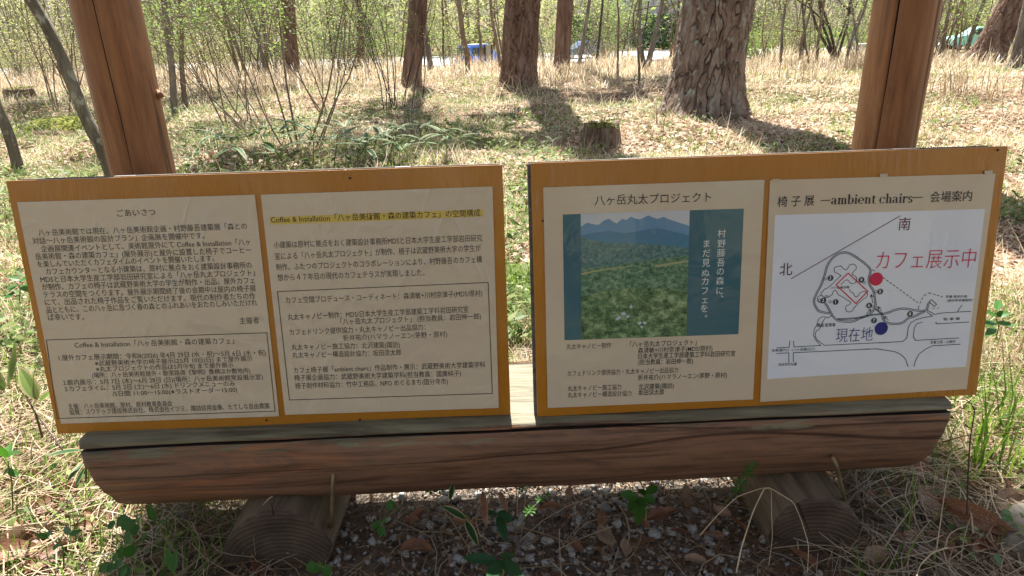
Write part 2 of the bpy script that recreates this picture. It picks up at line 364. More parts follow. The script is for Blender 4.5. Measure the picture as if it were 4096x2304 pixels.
def deadleaf_mat(name, c1, c2, c3):
    m, t, b = new_mat(name); n = noise_of(t, 30, detail=6); r = ramp_of(t, n.outputs[0], [(.3, c1), (.5, c2), (.7, c3)])
    oi = nd(t, 'ShaderNodeObjectInfo'); rr = ramp_of(t, oi.outputs['Random'], [(0, (.6, .55, .55)), (.5, (1, .95, .9)), (1, (1.0, 1.0, 1.0))])
    t.links.new(mixc(t, 1.0, r.outputs[0], rr.outputs[0], 'MULTIPLY'), b.inputs['Base Color']); b.inputs['Roughness'].default_value = .5
    tr = nd(t, 'ShaderNodeBsdfTranslucent'); t.links.new(r.outputs[0], tr.inputs[0]); mx = nd(t, 'ShaderNodeMixShader'); mx.inputs[0].default_value = .25
    t.links.new(b.outputs[0], mx.inputs[1]); t.links.new(tr.outputs[0], mx.inputs[2]); t.links.new(mx.outputs[0], t.nodes['Material Output'].inputs[0])
    bump_of(t, b, n.outputs[0], .4, .003); return m
M_DEAD = deadleaf_mat('dead_leaf', (.15, .065, .035, 1), (.27, .13, .07, 1), (.38, .23, .15, 1))
M_DEADP = deadleaf_mat('pale_dead_leaf', (.20, .12, .075, 1), (.31, .21, .145, 1), (.42, .32, .24, 1))
M_STONE = leafy('gravel_stone', [(.10, .10, .10, 1), (.22, .225, .23, 1), (.37, .38, .38, 1), (.48, .48, .46, 1)], 0.0, rough=.75, spec=.3)
def ground_mat():
    m, t, b = new_mat('forest_soil'); n = noise_of(t, 2.2, detail=8, rough=.65); n2 = noise_of(t, 45, detail=6, rough=.7)
    r = ramp_of(t, n.outputs[0], [(.3, (.13, .09, .055)), (.5, (.27, .20, .13)), (.7, (.40, .32, .23))]); r2 = ramp_of(t, n2.outputs[0], [(.32, (.35, .32, .3)), (.68, (1.0, 1.0, 1.0))])
    c = mixc(t, 1.0, r.outputs[0], r2.outputs[0], 'MULTIPLY')
    q = noise_of(t, .35, detail=5); rq = ramp_of(t, q.outputs[0], [(.5, (0, 0, 0)), (.62, (.6, .6, .6))]); c = mixc(t, rq.outputs[0], c, (.07, .11, .025, 1))
    t.links.new(c, b.inputs['Base Color']); b.inputs['Roughness'].default_value = .95; b.inputs['Specular IOR Level'].default_value = .1
    bump_of(t, b, n2.outputs[0], 1.0, .03); return m
M_SOIL = ground_mat()
M_BED = simple('dark_gravel_soil', (.05, .04, .032, 1), (.16, .135, .11, 1), 45, rough=.95, bump=1, bdist=.012, bscale=70)
M_ROAD = simple('pale_asphalt', (.40, .40, .42, 1), (.48, .48, .50, 1), 3, rough=.8)
# ------------------------------------------------------------------ log bench
def nz(*a): return mnoise.noise(Vector(a))
BY0, BZ0, BR_, BFLAT = 1.371, .26, .153, .07
def by(x): return BY0 + (x-.03)*.03
def loft(sections, caps=(1, 1), capmi=1):
    """closed sections (n,k,3) -> verts, faces, material index"""
    n, k, _ = sections.shape; V = sections.reshape(-1, 3)
    i = np.arange(n-1)[:, None]; j = np.arange(k)[None, :]; j2 = (j+1) % k
    F = np.stack([i*k+j, (i+1)*k+j, (i+1)*k+j2, i*k+j2], -1).reshape(-1, 4)
    return V, F
def vproj_y(p):
    d = p - CAM; return 1152 - F_PX*d.dot(CU)/d.dot(CF)
def vproj_x(p):
    d = p - CAM; return 2048 + F_PX*d.dot(CR)/d.dot(CF)
crack_px = [(200, 1812), (333, 1805), (960, 1764), (1024, 1762), (1500, 1738), (2048, 1717), (2409, 1692), (2659, 1672), (3072, 1652), (3400, 1632), (3783, 1606), (4000, 1596)]
XL, XR = at(322, 1800, 1.22).x, at(3800, 1660, 1.27).x
bench = empty('log_bench', (0, by(0), 0), 'long halved log bench, stained brown below its greenish worn top edge, under the two boards', 'bench')
def phi_crack(x):
    best = None; cy = by(x)
    tab = []
    for k in range(60):
        ph = R(-10 + 36*k/59)
        p = Vector((x, cy - BR_*math.cos(ph), BZ0 + BR_*math.sin(ph)))
        tx, ty = vproj_x(p), vproj_y(p)
        c = np.interp(tx, [a for a, _ in crack_px], [b for _, b in crack_px])
        tab.append((abs(ty-c), ph))
    return min(tab)[1]
xs = np.concatenate([[XL, XL+.004, XL+.012], np.linspace(XL+.03, XR-.03, 130), [XR-.012, XR-.004, XR]])
pht = math.asin(BFLAT/BR_)
PC = [min(phi_crack(float(x)), pht-.10) for x in xs]
PC = [p+.018*nz(float(x)*3.2, 4, 4)+.01*nz(float(x)*9, 1, 4) for p, x in zip(PC, xs)]
PC = np.convolve(np.pad(PC, 4, 'edge'), np.ones(9)/9, 'valid')
secs, wear = [], []
for x, pc in zip(xs, PC):
    cy = by(x); pts = []; wr = []
    e = min(x-XL, XR-x); es = 1 - .07*max(0, 1-e/.014)**2
    chord = BR_*math.cos(pht)
    for k in range(11):                                   # flat top, back to front
        y = cy + chord - 2*chord*k/10*.985 - .0
        pts.append((y, BZ0+BFLAT - (.006 if k in (0,) else 0) + .0035*nz(x*2, k*.5, 1) + .0012*nz(x*3, k*3.1, 5))); wr.append(.95)
    gw = .003*(1+.5*nz(x*4, 7, 1))
    dep = .022*(.75+.5*nz(x*5, 3, 2))
    ang = list(np.linspace(pht-.03, pc+.006/BR_, 4)) + [pc+gw/BR_, pc+.7*gw/BR_, pc-.7*gw/BR_, pc-gw/BR_] + list(np.linspace(pc-.007/BR_, -math.pi-pht, 44))
    for k, ph in enumerate(ang):
        r = BR_ + .008*nz(x*2.3, ph*1.8, 3) + .003*nz(x*1.3, ph*11, 9) + .0022*nz(x*3, ph*26, 4) + .005*max(0, nz(x*5, ph*4, 12)-.35)
        if k in (5, 6): r -= dep
        r += .004*sstep(.4, -.7, ph)*0
        pts.append((cy - r*math.cos(ph), BZ0 + r*math.sin(ph)))
        wr.append(.5 if k < 4 else (.42 if k < 11 and ph > pc-.16 else (.2 if ph > pc-.4 else -.6)))
    secs.append([(x + (.010*(z-BZ0)/.1 if False else 0), cy+(y-cy)*es, BZ0+(z-BZ0)*es) for y, z in pts]); wear.append(wr)
secs = np.array(secs); V, Fq = loft(secs)
slant = (V[:, 2]-.33)*.28
V[:, 0] += np.where(V[:, 0] < XL+.05, -slant*sstep(.05, 0, V[:, 0]-XL)*.9, 0) + np.where(V[:, 0] > XR-.05, slant*sstep(.05, 0, XR-V[:, 0])*.9, 0)
kk_ = np.arange(len(Fq)) % secs.shape[1]
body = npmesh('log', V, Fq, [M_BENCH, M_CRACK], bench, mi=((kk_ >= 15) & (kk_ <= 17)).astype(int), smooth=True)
a = body.data.attributes.new('wear', 'FLOAT', 'POINT'); a.data.foreach_set('value', np.array(wear, np.float32).ravel())
k_ = secs.shape[1]
for side, idx in (('l', 0), ('r', len(xs)-1)):
    mb = MB(); ring = [Vector(V[idx*k_+j]) for j in range(k_)]; c = sum(ring, Vector())/k_ + Vector(((-.0015 if side == 'l' else .0015), 0, 0))
    mb.add(ring+[c], [((j+1) % k_, j, k_) if side == 'r' else (j, (j+1) % k_, k_) for j in range(k_)])
    mb.build('end_face', M_BLOCK, bench)

def block(outline, D0, D1, label):
    pts = [at(x, y, D0) for x, y in outline]; cx = sum(p.x for p in pts)/len(pts)
    root = empty('support_log', (cx, D0, 0), label, 'log block', 'log blocks carrying the bench')
    P = []
    for i, p in enumerate(pts):                            # subdivide the outline a little
        q = pts[(i+1) % len(pts)]
        for t in (0, .34, .67): P.append(p.lerp(q, t))
    n = len(P); yy = np.linspace(D0+.006, D1, 26); secs = []
    for y in yy:
        s = []
        for i, p in enumerate(P):
            d = Vector((p.x-cx, 0, p.z-.05)); f = 1 + .035*nz(y*5, i*.45, cx*9) + .02*nz(y*2, i*1.7, 3)
            s.append((cx+d.x*f, y, .05+d.z*f))
        secs.append(s)
    V, F = loft(np.array(secs)); npmesh('log_body', V, F[:, ::-1], [M_BLOCK], root, smooth=False)
    mb = MB(); ring = [Vector(V[i]) for i in range(n)]; inner = [r.lerp(Vector((cx, r.y, .05)), .06)+Vector((0, -.006, 0)) for r in ring]
    c = Vector((cx, D0-.001, .05)); mid = [r.lerp(c, .5) for r in inner]
    for r in mid: r.y += .003*nz(r.x*30, r.z*30, 2)
    mb.add(ring+inner+mid+[c], [(i, (i+1) % n, n+(i+1) % n, n+i) for i in range(n)] + [(n+i, n+(i+1) % n, 2*n+(i+1) % n, 2*n+i) for i in range(n)] + [(2*n+i, 2*n+(i+1) % n, 3*n) for i in range(n)])
    mb.build('end_grain_face', M_ENDG, root)
    # radial drying cracks standing as thin dark wedges in the end face
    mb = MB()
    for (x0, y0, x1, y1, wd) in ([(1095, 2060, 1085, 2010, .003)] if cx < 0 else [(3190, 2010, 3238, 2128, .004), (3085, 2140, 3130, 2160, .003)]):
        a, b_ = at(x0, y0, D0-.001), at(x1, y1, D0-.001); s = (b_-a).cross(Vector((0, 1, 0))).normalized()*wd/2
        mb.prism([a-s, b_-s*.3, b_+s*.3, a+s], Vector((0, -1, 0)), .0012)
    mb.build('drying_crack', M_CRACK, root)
    return root
block([(880, 2270), (888, 2200), (922, 2130), (985, 2075), (1060, 2046), (1150, 2050), (1230, 2083), (1290, 2133), (1325, 2183), (1322, 2225), (1302, 2270)], 1.185, 1.58,
      'dark halved log block under the bench, its arched end grain uncovered')
block([(3082, 2275), (3078, 2150), (3106, 2082), (3158, 2032), (3227, 2004), (3322, 2002), (3405, 2043), (3445, 2089), (3430, 2167), (3405, 2275)], 1.19, 1.60,
      'dark cut log block under the bench with a bent straw stalk in front of it')
def staple(path, label, rad=.0042):
    p = [at(x, y, D) for x, y, D in path]
    r = empty('iron_staple', p[1], label, 'staple', 'iron staples tying the bench to its blocks')
    mb = MB(); q = []
    for i in range(len(p)-1):
        for t in np.linspace(0, 1, 6)[:-1]: q.append(p[i].lerp(p[i+1], float(t)))
    q.append(p[-1]); q = [q[0]]+[(q[i-1]+q[i]*2+q[i+1])/4 for i in range(1, len(q)-1)]+[q[-1]]
    mb.tube(q, rad, 8); mb.build('rod', M_STAPLE, r, True); return r
staple([(1345, 1884, 1.27), (1333, 1886, 1.207), (1326, 2095, 1.196), (1330, 2118, 1.26)], 'straight rusty iron staple between bench log and the block with arched end grain')
staple([(3318, 1826, 1.30), (3328, 1825, 1.225), (3346, 1862, 1.212), (3378, 1990, 1.21), (3384, 2012, 1.26)], 'bent pale iron staple hanging from the bench beside the block with straw')

# ------------------------------------------------------------------ posts
def post(px, py, D, rad, cracks, label, lean=0.0):
    b = at(px, py, D); root = empty('log_post', (b.x, b.y, 0), label, 'post', 'round log posts behind the boards')
    zs = np.linspace(-.05, 2.6, 150); secs = []
    base = []; ckf = []
    for c, wd, dp, z0, z1 in cracks:
        base.append(c)
    for z in zs:
        th = list(np.linspace(-math.pi, math.pi, 57)[:-1]); extra = {}
        for (c, wd, dp, z0, z1) in cracks:
            cc = c + .035*nz(z*2.2, c*7, 1) + .012*nz(z*9, c*5, 2)
            f = float(sstep(z0-.15, z0+.1, z)*(1-sstep(z1-.1, z1+.15, z)))*(.7+.5*nz(z*3, c, 8))
            for dth, d in ((-1, 0), (-.75, 1), (.75, 1), (1, 0)): extra[cc + dth*wd/rad*(.25+.6*max(f, 0))] = (d*dp*max(f, .02), d)
        base_t = [t for t in th if all(abs(t-(c)) > .12 for c in base)]
        al = [(t, (0, 0)) for t in base_t] + list(extra.items()); al.sort()
        s = []
        ck = [int(al[q][1][1] or al[(q+1) % len(al)][1][1]) for q in range(len(al))]; ckf.append(ck)
        for t, (d, _) in al:
            r = rad*(1 + .035*nz(z*1.4, math.cos(t)*1.2, math.sin(t)*1.2+px*.01) + .014*nz(z*4, math.cos(t)*3, math.sin(t)*3+4)) - d
            s.append((b.x + r*math.sin(t) + .006*nz(z*.9, 2, px), b.y - r*math.cos(t), z))
        secs.append(s)
    k = min(len(s) for s in secs); secs = [s[:k] for s in secs]
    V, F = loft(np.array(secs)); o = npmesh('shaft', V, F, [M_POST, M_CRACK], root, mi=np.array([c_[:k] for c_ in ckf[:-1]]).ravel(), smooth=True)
    return root
lp = post(572, 685, 1.60, .0685, [(-.86, .0024, .025, -1, 9), (.17, .0013, .012, .85, 9)], 'round brown log post with two long cracks beside the mossy leaning trunk')
p = at(655, 385, 1.62); q = at(628, 378, 1.60)
mb = MB(); mb.tube([q, q.lerp(p, .6), p], [.012, .007, .002], 7); mb.build('branch_stub', M_POST, lp, True)
post(3532, 585, 1.60, .0675, [(-.72, .0024, .026, 1.0, 9), (.55, .0009, .008, .9, 1.25)], 'round brown log post with one dark crack rising behind the map board')

# ------------------------------------------------------------------ notice boards
def frame(O, yaw, lean):
    ex = Vector((math.cos(yaw), math.sin(yaw), 0)); nn = Vector((-math.sin(yaw), math.cos(yaw), 0))
    ey = Vector((0, 0, 1))*math.cos(lean) + nn*math.sin(lean); return dict(O=Vector(O), ex=ex, ey=ey, n=ex.cross(ey).normalized())
FL = frame((-.960, 1.243, CAM_H-.793), R(1.38), R(7.67)); FR = frame((.046, 1.252, CAM_H-.789), R(2.35), R(8.54))
BW, BH = .950, .5265
def pt(fr, u, v, d=0): return fr['O'] + fr['ex']*u + fr['ey']*v + fr['n']*d
def uv(fr, px, py, d=.003):
    p = hit(px, py, fr['O'] + fr['n']*d, fr['n']) - fr['O']; return p.dot(fr['ex']), p.dot(fr['ey'])
def sheet(mb, fr, quad, d0, d1, mi=0, uvs=False):
    q = quad if uvs else [uv(fr, x, y, d1) for x, y in quad]
    a = sum(q[i][0]*q[(i+1) % len(q)][1]-q[(i+1) % len(q)][0]*q[i][1] for i in range(len(q)))
    if a < 0: q = q[::-1]
    mb.prism([pt(fr, u, v, d0) for u, v in q], fr['n'], d1-d0, mi)
def board(fr, label, lo, ro, clips, nails):
    root = empty('notice_board', pt(fr, BW/2, 0), label, 'notice board', 'orange brown notice boards on the bench')
    X, Y, Z = fr['ex'], fr['ey'], fr['n']
    mb = MB(); mb.box(pt(fr, BW/2, BH/2, -.0021), BW, BH, .004, X, Y, Z, 0, .0012); mb.build('varnished_face', M_BOARD, root)
    mb = MB(); mb.box(pt(fr, BW/2, BH/2, -.0079), BW-.002, BH-.003, .0072, X, Y, Z, 0, .0008); mb.build('plywood_core', M_PLY, root)
    mb = MB(); mb.box(pt(fr, (lo+BW-ro)/2, BH/2-.0015, -.0168), BW-lo-ro, BH-.001, .0098, X, Y, Z, 0, .001)
    mb.box(pt(fr, (lo+BW-ro)/2, BH/2+.001, -.0274), BW-lo-ro-.006, BH, .0105, X, Y, Z, 0, .001); mb.build('backing_board', M_PLYD, root)
    for u in (.22, .74):                                   # prop that keeps the board leaning
        a = pt(fr, u*BW, BH*.62, -.045); b_ = Vector((a.x, 1.475, .335)); d = (b_-a); mb = MB()
        z = d.normalized(); y = z.cross(X).normalized(); mb.box((a+b_)/2, .03, .022, d.length, X, y, z, 0, .002); mb.build('back_prop', M_PLYD, root)
    for (cx, wd) in clips:
        u = uv(fr, cx, 640)[0]; mb = MB(); mb.box(pt(fr, u, BH+.0012, -.012), wd, .0016, .012, X, Y, Z, 0, .0005)
        mb.box(pt(fr, u, BH-.004, .0012), wd, .013, .0016, X, Y, Z, 0, .0005) if False else None
        mb.build('metal_clip', M_METAL, root)
    for (nx, ny) in nails:
        u, v = uv(fr, nx, ny, 0); mb = MB(); c = pt(fr, u, v, .0)
        mb.tube([c, c+Z*.0016], .0022, 8); mb.build('nail', M_CRACK, root)
    return root
board(FL, 'orange brown varnished board with two beige text sheets, leaning by the post with two cracks', .012, .002, [(475, .04), (1605, .03)], [(1066, 1681), (1440, 1678), (1579, 1367), (1400, 712)])
board(FR, 'orange brown varnished board carrying the forest photograph sheet and the map sheet', -.006, .02, [(2530, .05), (3635, .05)], [(3990, 600), (2172, 884)])

# ------------------------------------------------------------------ lettering
_dg = None
def glyphs(s, off=0.0, squash=1.0, spacing=1.0):
    """outline text (built-in font) -> vertices (unit em), faces"""
    c = bpy.data.curves.new('t', 'FONT'); c.body = s; c.size = 1; c.resolution_u = 2; c.space_character = spacing
    if squash == 1.0: c.offset = off
    o = bpy.data.objects.new('t', c); COL.objects.link(o); bpy.context.view_layer.update()
    dg = bpy.context.evaluated_depsgraph_get()
    if squash != 1.0:                                      # thin the horizontal strokes only: squash, inset, stretch back
        cu = o.evaluated_get(dg).to_curve(dg).copy()
        for sp in cu.splines:
            for b in sp.bezier_points:
                b.handle_left_type = b.handle_right_type = 'FREE'
                for at_ in ('co', 'handle_left', 'handle_right'):
                    v_ = getattr(b, at_).copy(); v_.y *= squash; setattr(b, at_, v_)
            for b in sp.points: b.co.y *= squash
        cu.offset = off; o2 = bpy.data.objects.new('t2', cu); COL.objects.link(o2); bpy.context.view_layer.update()
        dg = bpy.context.evaluated_depsgraph_get(); me = bpy.data.meshes.new_from_object(o2.evaluated_get(dg))
        bpy.data.objects.remove(o2); bpy.data.curves.remove(cu)
    else: me = bpy.data.meshes.new_from_object(o.evaluated_get(dg))
    V = np.empty(len(me.vertices)*3, np.float32); me.vertices.foreach_get('co', V); V = V.reshape(-1, 3)[:, :2].astype(float); V[:, 1] /= squash
    Fc = [tuple(p.vertices) for p in me.polygons]
    bpy.data.objects.remove(o); bpy.data.curves.remove(c); bpy.data.meshes.remove(me); return V, Fc
_k, _ = glyphs('国'); KY0, KY1 = _k[:, 1].min(), _k[:, 1].max(); KX0, KX1 = _k[:, 0].min(), _k[:, 0].max()
def put_line(mb, fr, s, p0, p1, em, off=0.0, squash=1.0, d=.0036, T=None):
    """text whose left and right bottom ends fall on two spots of the sheet, em = height of a kanji (photo pixels)"""
    V, Fc = glyphs(s, off, squash) if not callable(s) else s()
    if T: p0, p1 = T(*p0), T(*p1); em = em*T.k
    a, b = Vector(uv(fr, *p0)), Vector(uv(fr, *p1)); e = (b-a); ln = e.length; e.normalize(); pe = Vector((-e.y, e.x))
    h = abs(uv(fr, p0[0], p0[1]-em)[1]-uv(fr, *p0)[1])
    x0, x1 = V[:, 0].min(), V[:, 0].max(); sx = ln/max(x1-x0, 1e-6); sy = h/(KY1-KY0)
    vs = []
    for x, y in V:
        q = a + e*((x-x0)*sx) + pe*((y-KY0)*sy); vs.append(pt(fr, q.x, q.y, d))
    mb.add(vs, Fc)
def put_char(mb, fr, ch, cx, cy, em, off=0, d=.0036, squash=1.0):
    V, Fc = glyphs(ch, off, squash); a = Vector(uv(fr, cx, cy)); sy = abs(uv(fr, cx, cy-em)[1]-a.y)/(KY1-KY0); sx = abs(uv(fr, cx+em, cy)[0]-a.x)/(KY1-KY0)*.98
    mb.add([pt(fr, a.x+(x-(KX0+KX1)/2)*sx, a.y+(y-(KY0+KY1)/2)*sy, d) for x, y in V], Fc)
def strokes(mb, fr, pts, wpx, closed=False, d=.0036, mi=0, dash=None):
    U = [Vector(uv(fr, x, y)) for x, y in pts]
    if closed: U.append(U[0])
    wm = wpx*abs(uv(fr, pts[0][0]+100, pts[0][1])[0]-uv(fr, *pts[0])[0])/100
    segs = []
    for i in range(len(U)-1):
        a, b = U[i], U[i+1]; ln = (b-a).length
        if ln < 1e-7: continue
        t = (b-a)/ln
        if dash:
            n = max(1, int(round(ln/(dash*2*wm/wpx))))
            for k in range(n): segs.append((a.lerp(b, k/n), a.lerp(b, (k+.6)/n), t, 0))
        else: segs.append((a, b, t, .35*wm))
    for j, (a, b, t, ov) in enumerate(segs):
        s = Vector((-t.y, t.x))*wm/2; a = a-t*ov; b = b+t*ov; dd = d + 1e-5*(j % 7)
        mb.add([pt(fr, *(a-s), dd), pt(fr, *(b-s), dd), pt(fr, *(b+s), dd), pt(fr, *(a+s), dd)], [(0, 1, 2, 3)], mi)
def disc(mb, fr, cx, cy, r, d=.0038, mi=0, n=28):
    a = Vector(uv(fr, cx, cy)); rx = abs(uv(fr, cx+r, cy)[0]-a.x); ry = rx
    mb.add([pt(fr, a.x+rx*math.cos(2*math.pi*k/n), a.y+ry*math.sin(2*math.pi*k/n), d) for k in range(n)], [tuple(range(n))], mi)
class TX:
    def __init__(s, ox, oy, k): s.ox, s.oy, s.k = ox, oy, 1/k
    def __call__(s, x, y): return s.ox+x*s.k, s.oy+y*s.k
    def many(s, ps): return [s(*p) for p in ps]
def poster(fr, quad, mat_, label):
    q = [uv(fr, x, y, .003) for x, y in quad]; u = sum(a for a, _ in q)/4; v = min(b for _, b in q)
    root = empty('poster', pt(fr, u, v), label, 'poster', 'printed sheets on the notice boards')
    mb = MB(); sheet(mb, fr, quad, .0002, .003); mb.build('paper', mat_, root); return root
def block_text(name, fr, root, T, lines, mat_, off=0.0, squash=1.0):
    mb = MB()
    for s, p0, p1, em in lines: put_line(mb, fr, s, p0, p1, em, off, squash, T=T)
    return mb.build(name, mat_, root)

P1 = poster(FL, [(68, 809), (1019, 779), (1116, 1665), (244, 1695)], M_PAPER, 'beige sheet of dense greeting text above a boxed timetable')
T1 = TX(0, 650, 1.3175)
block_text('heading', FL, P1, T1, [('ごあいさつ', (620, 287), (822, 279), 37)], INK_SOFT)
block_text('body_text', FL, P1, T1, [
 ('八ヶ岳美術館では現在、八ヶ岳美術館企画・村野藤吾建築展「森との', (205, 388), (1303, 352), 34),
 ('対話～八ヶ岳美術館の設計プラン」企画展を開催中です。', (175, 431), (1080, 402), 34),
 ('企画展関連イベントとして、美術館屋外にて Coffee & Installation「八ヶ', (220, 473), (1322, 436), 34),
 ('岳美術館・森の建築カフェ」(屋外展示)と屋外に設置した椅子でコーヒー', (190, 514), (1325, 478), 34),
 ('を楽しんでいただくカフェタイムのイベントを開催いたします。', (200, 553), (1130, 522), 34),
 ('カフェカウンターとなる小建築は、原村に拠点をおく建築設計事務所の', (245, 592), (1328, 558), 34),
 ('MDSと日本大学生産工学部岩田研究室による「八ヶ岳丸太プロジェクト」', (217, 634), (1345, 598), 34),
 ('が制作、カフェの椅子は武蔵野美術大学の学生が制作・出品。屋外カフェ', (225, 674), (1345, 638), 34),
 ('テラスの空間をつくります。屋外展示期間終了後の会期中は屋内の椅子展', (232, 714), (1350, 680), 34),
 ('にて、出品された椅子作品をご覧いただけます。現代の制作者たちの作', (240, 754), (1348, 720), 34),
 ('品とともに、この八ヶ岳に息づく春の森とのふれあいをおたのしみいただけれ', (248, 795), (1357, 755), 34),
 ('ば幸いです。', (256, 833), (445, 830), 34)], INK_SOFT)
block_text('signature', FL, P1, T1, [('主催者', (1265, 852), (1367, 848), 34)], INK_SOFT)
mb = MB(); strokes(mb, FL, T1.many([(245, 935), (1406, 897), (1450, 1310), (302, 1349)]), 3, True); fo = mb.build('timetable_box', INK_SOFT, P1)
block_text('timetable_text', FL, fo, T1, [
 ('Coffee & Installation「八ヶ岳美術館・森の建築カフェ」', (396, 978), (1235, 955), 32),
 ('1.屋外カフェ展示期間：令和8(2026) 年4月 29日 (水・祝)～5月 6日 (水・祝)', (312, 1045), (1402, 1016), 30),
 ('※武蔵野美術大学の椅子展示は5月 10日(日) まで屋外展示', (503, 1073), (1332, 1046), 28),
 ('※丸太プロジェクトの作品は5月中旬 まで屋外展示', (508, 1103), (1232, 1080), 28),
 ('(場所：八ヶ岳美術館屋外・散策路南《黎明》像横ほか敷地内)', (488, 1136), (1320, 1110), 28),
 ('2.館内展示 ：5月 7日 (木)～6月 28日 (日)(場所：八ヶ岳美術館常設展示室)', (335, 1175), (1387, 1144), 29),
 ('3.カフェタイム：5月 2日 (土)～6日 (水) ドリンクメニューのみ', (343, 1208), (1240, 1178), 29),
 ('/5日間 11:00～15:00(※ラストオーダー15:00)', (595, 1233), (1252, 1210), 28),
 ('主催：八ヶ岳美術館、原村、原村教育委員会', (362, 1300), (910, 1284), 28),
 ('協賛：スワテック建設株式会社、株式会社イツミ、諏訪信用金庫、たてしな自由農園', (369, 1331), (1420, 1296), 29)], INK_SOFT)

P2 = poster(FL, [(1043, 779), (1970, 746), (1995, 1632), (1140, 1659.5)], M_PAPER, 'beige sheet with a yellow highlighted heading above spaced text and a boxed credits list')
T2 = TX(1000, 650, 1.3175)
mb = MB(); sheet(mb, FL, T2.many([(104, 288), (1226, 246), (1230, 284), (108, 328)]), .003, .0033); hl = mb.build('yellow_highlight', INK_YELLOW, P2)
block_text('heading', FL, P2, T2, [('Coffee & Installation「八ヶ岳美術館・森の建築カフェ」の空間構成', (112, 320), (1215, 283), 36)], INK, .003)
block_text('body_text', FL, P2, T2, [
 ('小建築は原村に拠点をおく建築設計事務所MDSと日本大学生産工学部岩田研究', (128, 453), (1224, 415), 35),
 ('室による「八ヶ岳丸太プロジェクト」が制作、椅子は武蔵野美術大学の学生が', (133, 513), (1217, 468), 35),
 ('制作。ふたつのプロジェクトのコラボレーションにより、村野藤吾のカフェ構', (140, 570), (1223, 528), 35),
 ('想から４７年目の現代のカフェテラスが実現しました。', (147, 625), (920, 597), 35)], INK_SOFT)
mb = MB(); strokes(mb, FL, T2.many([(145, 680), (1255, 632), (1277, 1217), (208, 1251)]), 3, True); fo = mb.build('credits_box', INK_SOFT, P2)
block_text('credits_text', FL, fo, T2, [
 ('カフェ空間プロデュース・コーディネート：森清敏+川村奈津子(MDS/原村)', (190, 743), (1225, 705), 33),
 ('丸太キャノピー制作：MDS/日本大学生産工学部建築工学科岩田研究室', (200, 832), (1152, 790), 33),
 ('「八ヶ岳丸太プロジェクト」 (担当教員：岩田伸一郎)', (478, 856), (1218, 826), 32),
 ('カフェドリンク提供協力・丸太キャノピー出品協力：', (210, 911), (925, 883), 32),
 ('折井祐介(ハマラノーエン/茅野・原村)', (492, 940), (1040, 920), 31),
 ('丸太キャノピー施工協力：北沢建築(諏訪)', (220, 990), (790, 975), 31),
 ('丸太キャノピー構造設計協力：坂田涼太郎', (224, 1031), (797, 1016), 31),
 ('カフェ椅子展「ambient chairs」作品制作・展示：武蔵野美術大学建築学科', (232, 1111), (1240, 1080), 31),
 ('椅子展企画協力：武蔵野美術大学建築学科(担当教員：國廣純子)', (235, 1151), (1112, 1126), 31),
 ('椅子制作材料協力：竹中工務店、NPO めぐるまち(国分寺市)', (240, 1193), (1043, 1168), 31)], INK_SOFT)

P3 = poster(FR, [(2173, 750), (3058, 719), (3012, 1597.6), (2191, 1632)], M_PAPER_CALM, 'beige sheet with an aerial forest photograph between teal bands')
T3 = TX(2000, 550, 1.26)
block_text('heading', FR, P3, T3, [('八ヶ岳丸太プロジェクト', (477, 343), (1063, 325), 50)], INK_TITLE, .001, .6)
mb = MB(); sheet(mb, FR, T3.many([(316, 388), (1229, 358), (1202, 991), (325, 1022)]), .003, .0032); pr = mb.build('photo_print', M_TEAL, P3)
def P3q(u, v):          # 0..1 inside the landscape picture, v down
    a = Vector((407, 386)).lerp(Vector((956, 366)), u); b = Vector((411, 1018)).lerp(Vector((940, 1000)), u); q = a.lerp(b, v); return T3(q.x, q.y)
def layer(name, mat_, pts, k):
    mb = MB(); sheet(mb, FR, [P3q(u, v) for u, v in pts], .0031, .0032+.00006*k); return mb.build(name, mat_, pr)
layer('printed_sky', M_PSKY, [(0, 0), (1, 0), (1, .3), (0, .3)], 1)
layer('printed_mountains', M_PMTN, [(0, .10), (.06, .07), (.12, .085), (.16, .09), (.22, .055), (.26, .045), (.30, .07), (.33, .085), (.38, .05), (.42, .06), (.46, .035), (.50, .05), (.54, .06), (.58, .045), (.62, .03), (.67, .05), (.71, .06), (.76, .045), (.82, .07), (.9, .095), (1, .125), (1, .3), (0, .3)], 2)
layer('printed_foothills', M_PMTN2, [(0, .20), (.2, .21), (.45, .225), (.7, .24), (.85, .235), (1, .26), (1, .34), (0, .34)], 3)
layer('printed_far_forest', M_PW1, [(0, .185), (.12, .215), (.3, .245), (.55, .25), (.8, .275), (1, .30), (1, .46), (0, .52)], 4)
layer('printed_mid_forest', M_PW2, [(0, .44), (.4, .41), (.75, .375), (1, .36), (1, .74), (0, .74)], 5)
layer('printed_clearing', M_PBAND, [(0, .47), (.15, .45), (.3, .437), (.45, .43), (.47, .434), (.3, .447), (.12, .466), (0, .488)], 6)
layer('printed_clearing', M_PBAND, [(.68, .43), (.82, .415), (1, .40), (1, .412), (.84, .43), (.7, .446)], 6)
layer('printed_near_forest', M_PW3, [(0, .66), (.2, .62), (.5, .60), (.8, .62), (1, .65), (1, 1), (0, 1)], 7)
layer('printed_far_ridge', M_PMTN2, [(0, .17), (.1, .155), (.25, .14), (.4, .165), (.55, .15), (.7, .13), (.85, .165), (1, .20), (1, .3), (0, .3)], 2.5)
for pts in ([(.45, .755), (.47, .735), (.485, .75), (.47, .77)], [(.37, .80), (.41, .79), (.42, .815), (.39, .82)], [(.32, .845), (.36, .82), (.38, .835), (.34, .86)], [(.43, .82), (.46, .825), (.45, .84), (.42, .838)], [(.53, .885), (.56, .87), (.575, .885), (.55, .90)], [(.58, .875), (.62, .878), (.61, .90), (.59, .895)], [(.555, .91), (.59, .912), (.575, .93)]):
    layer('printed_white_roofs', M_PROOF, pts, 8)
mb = MB()
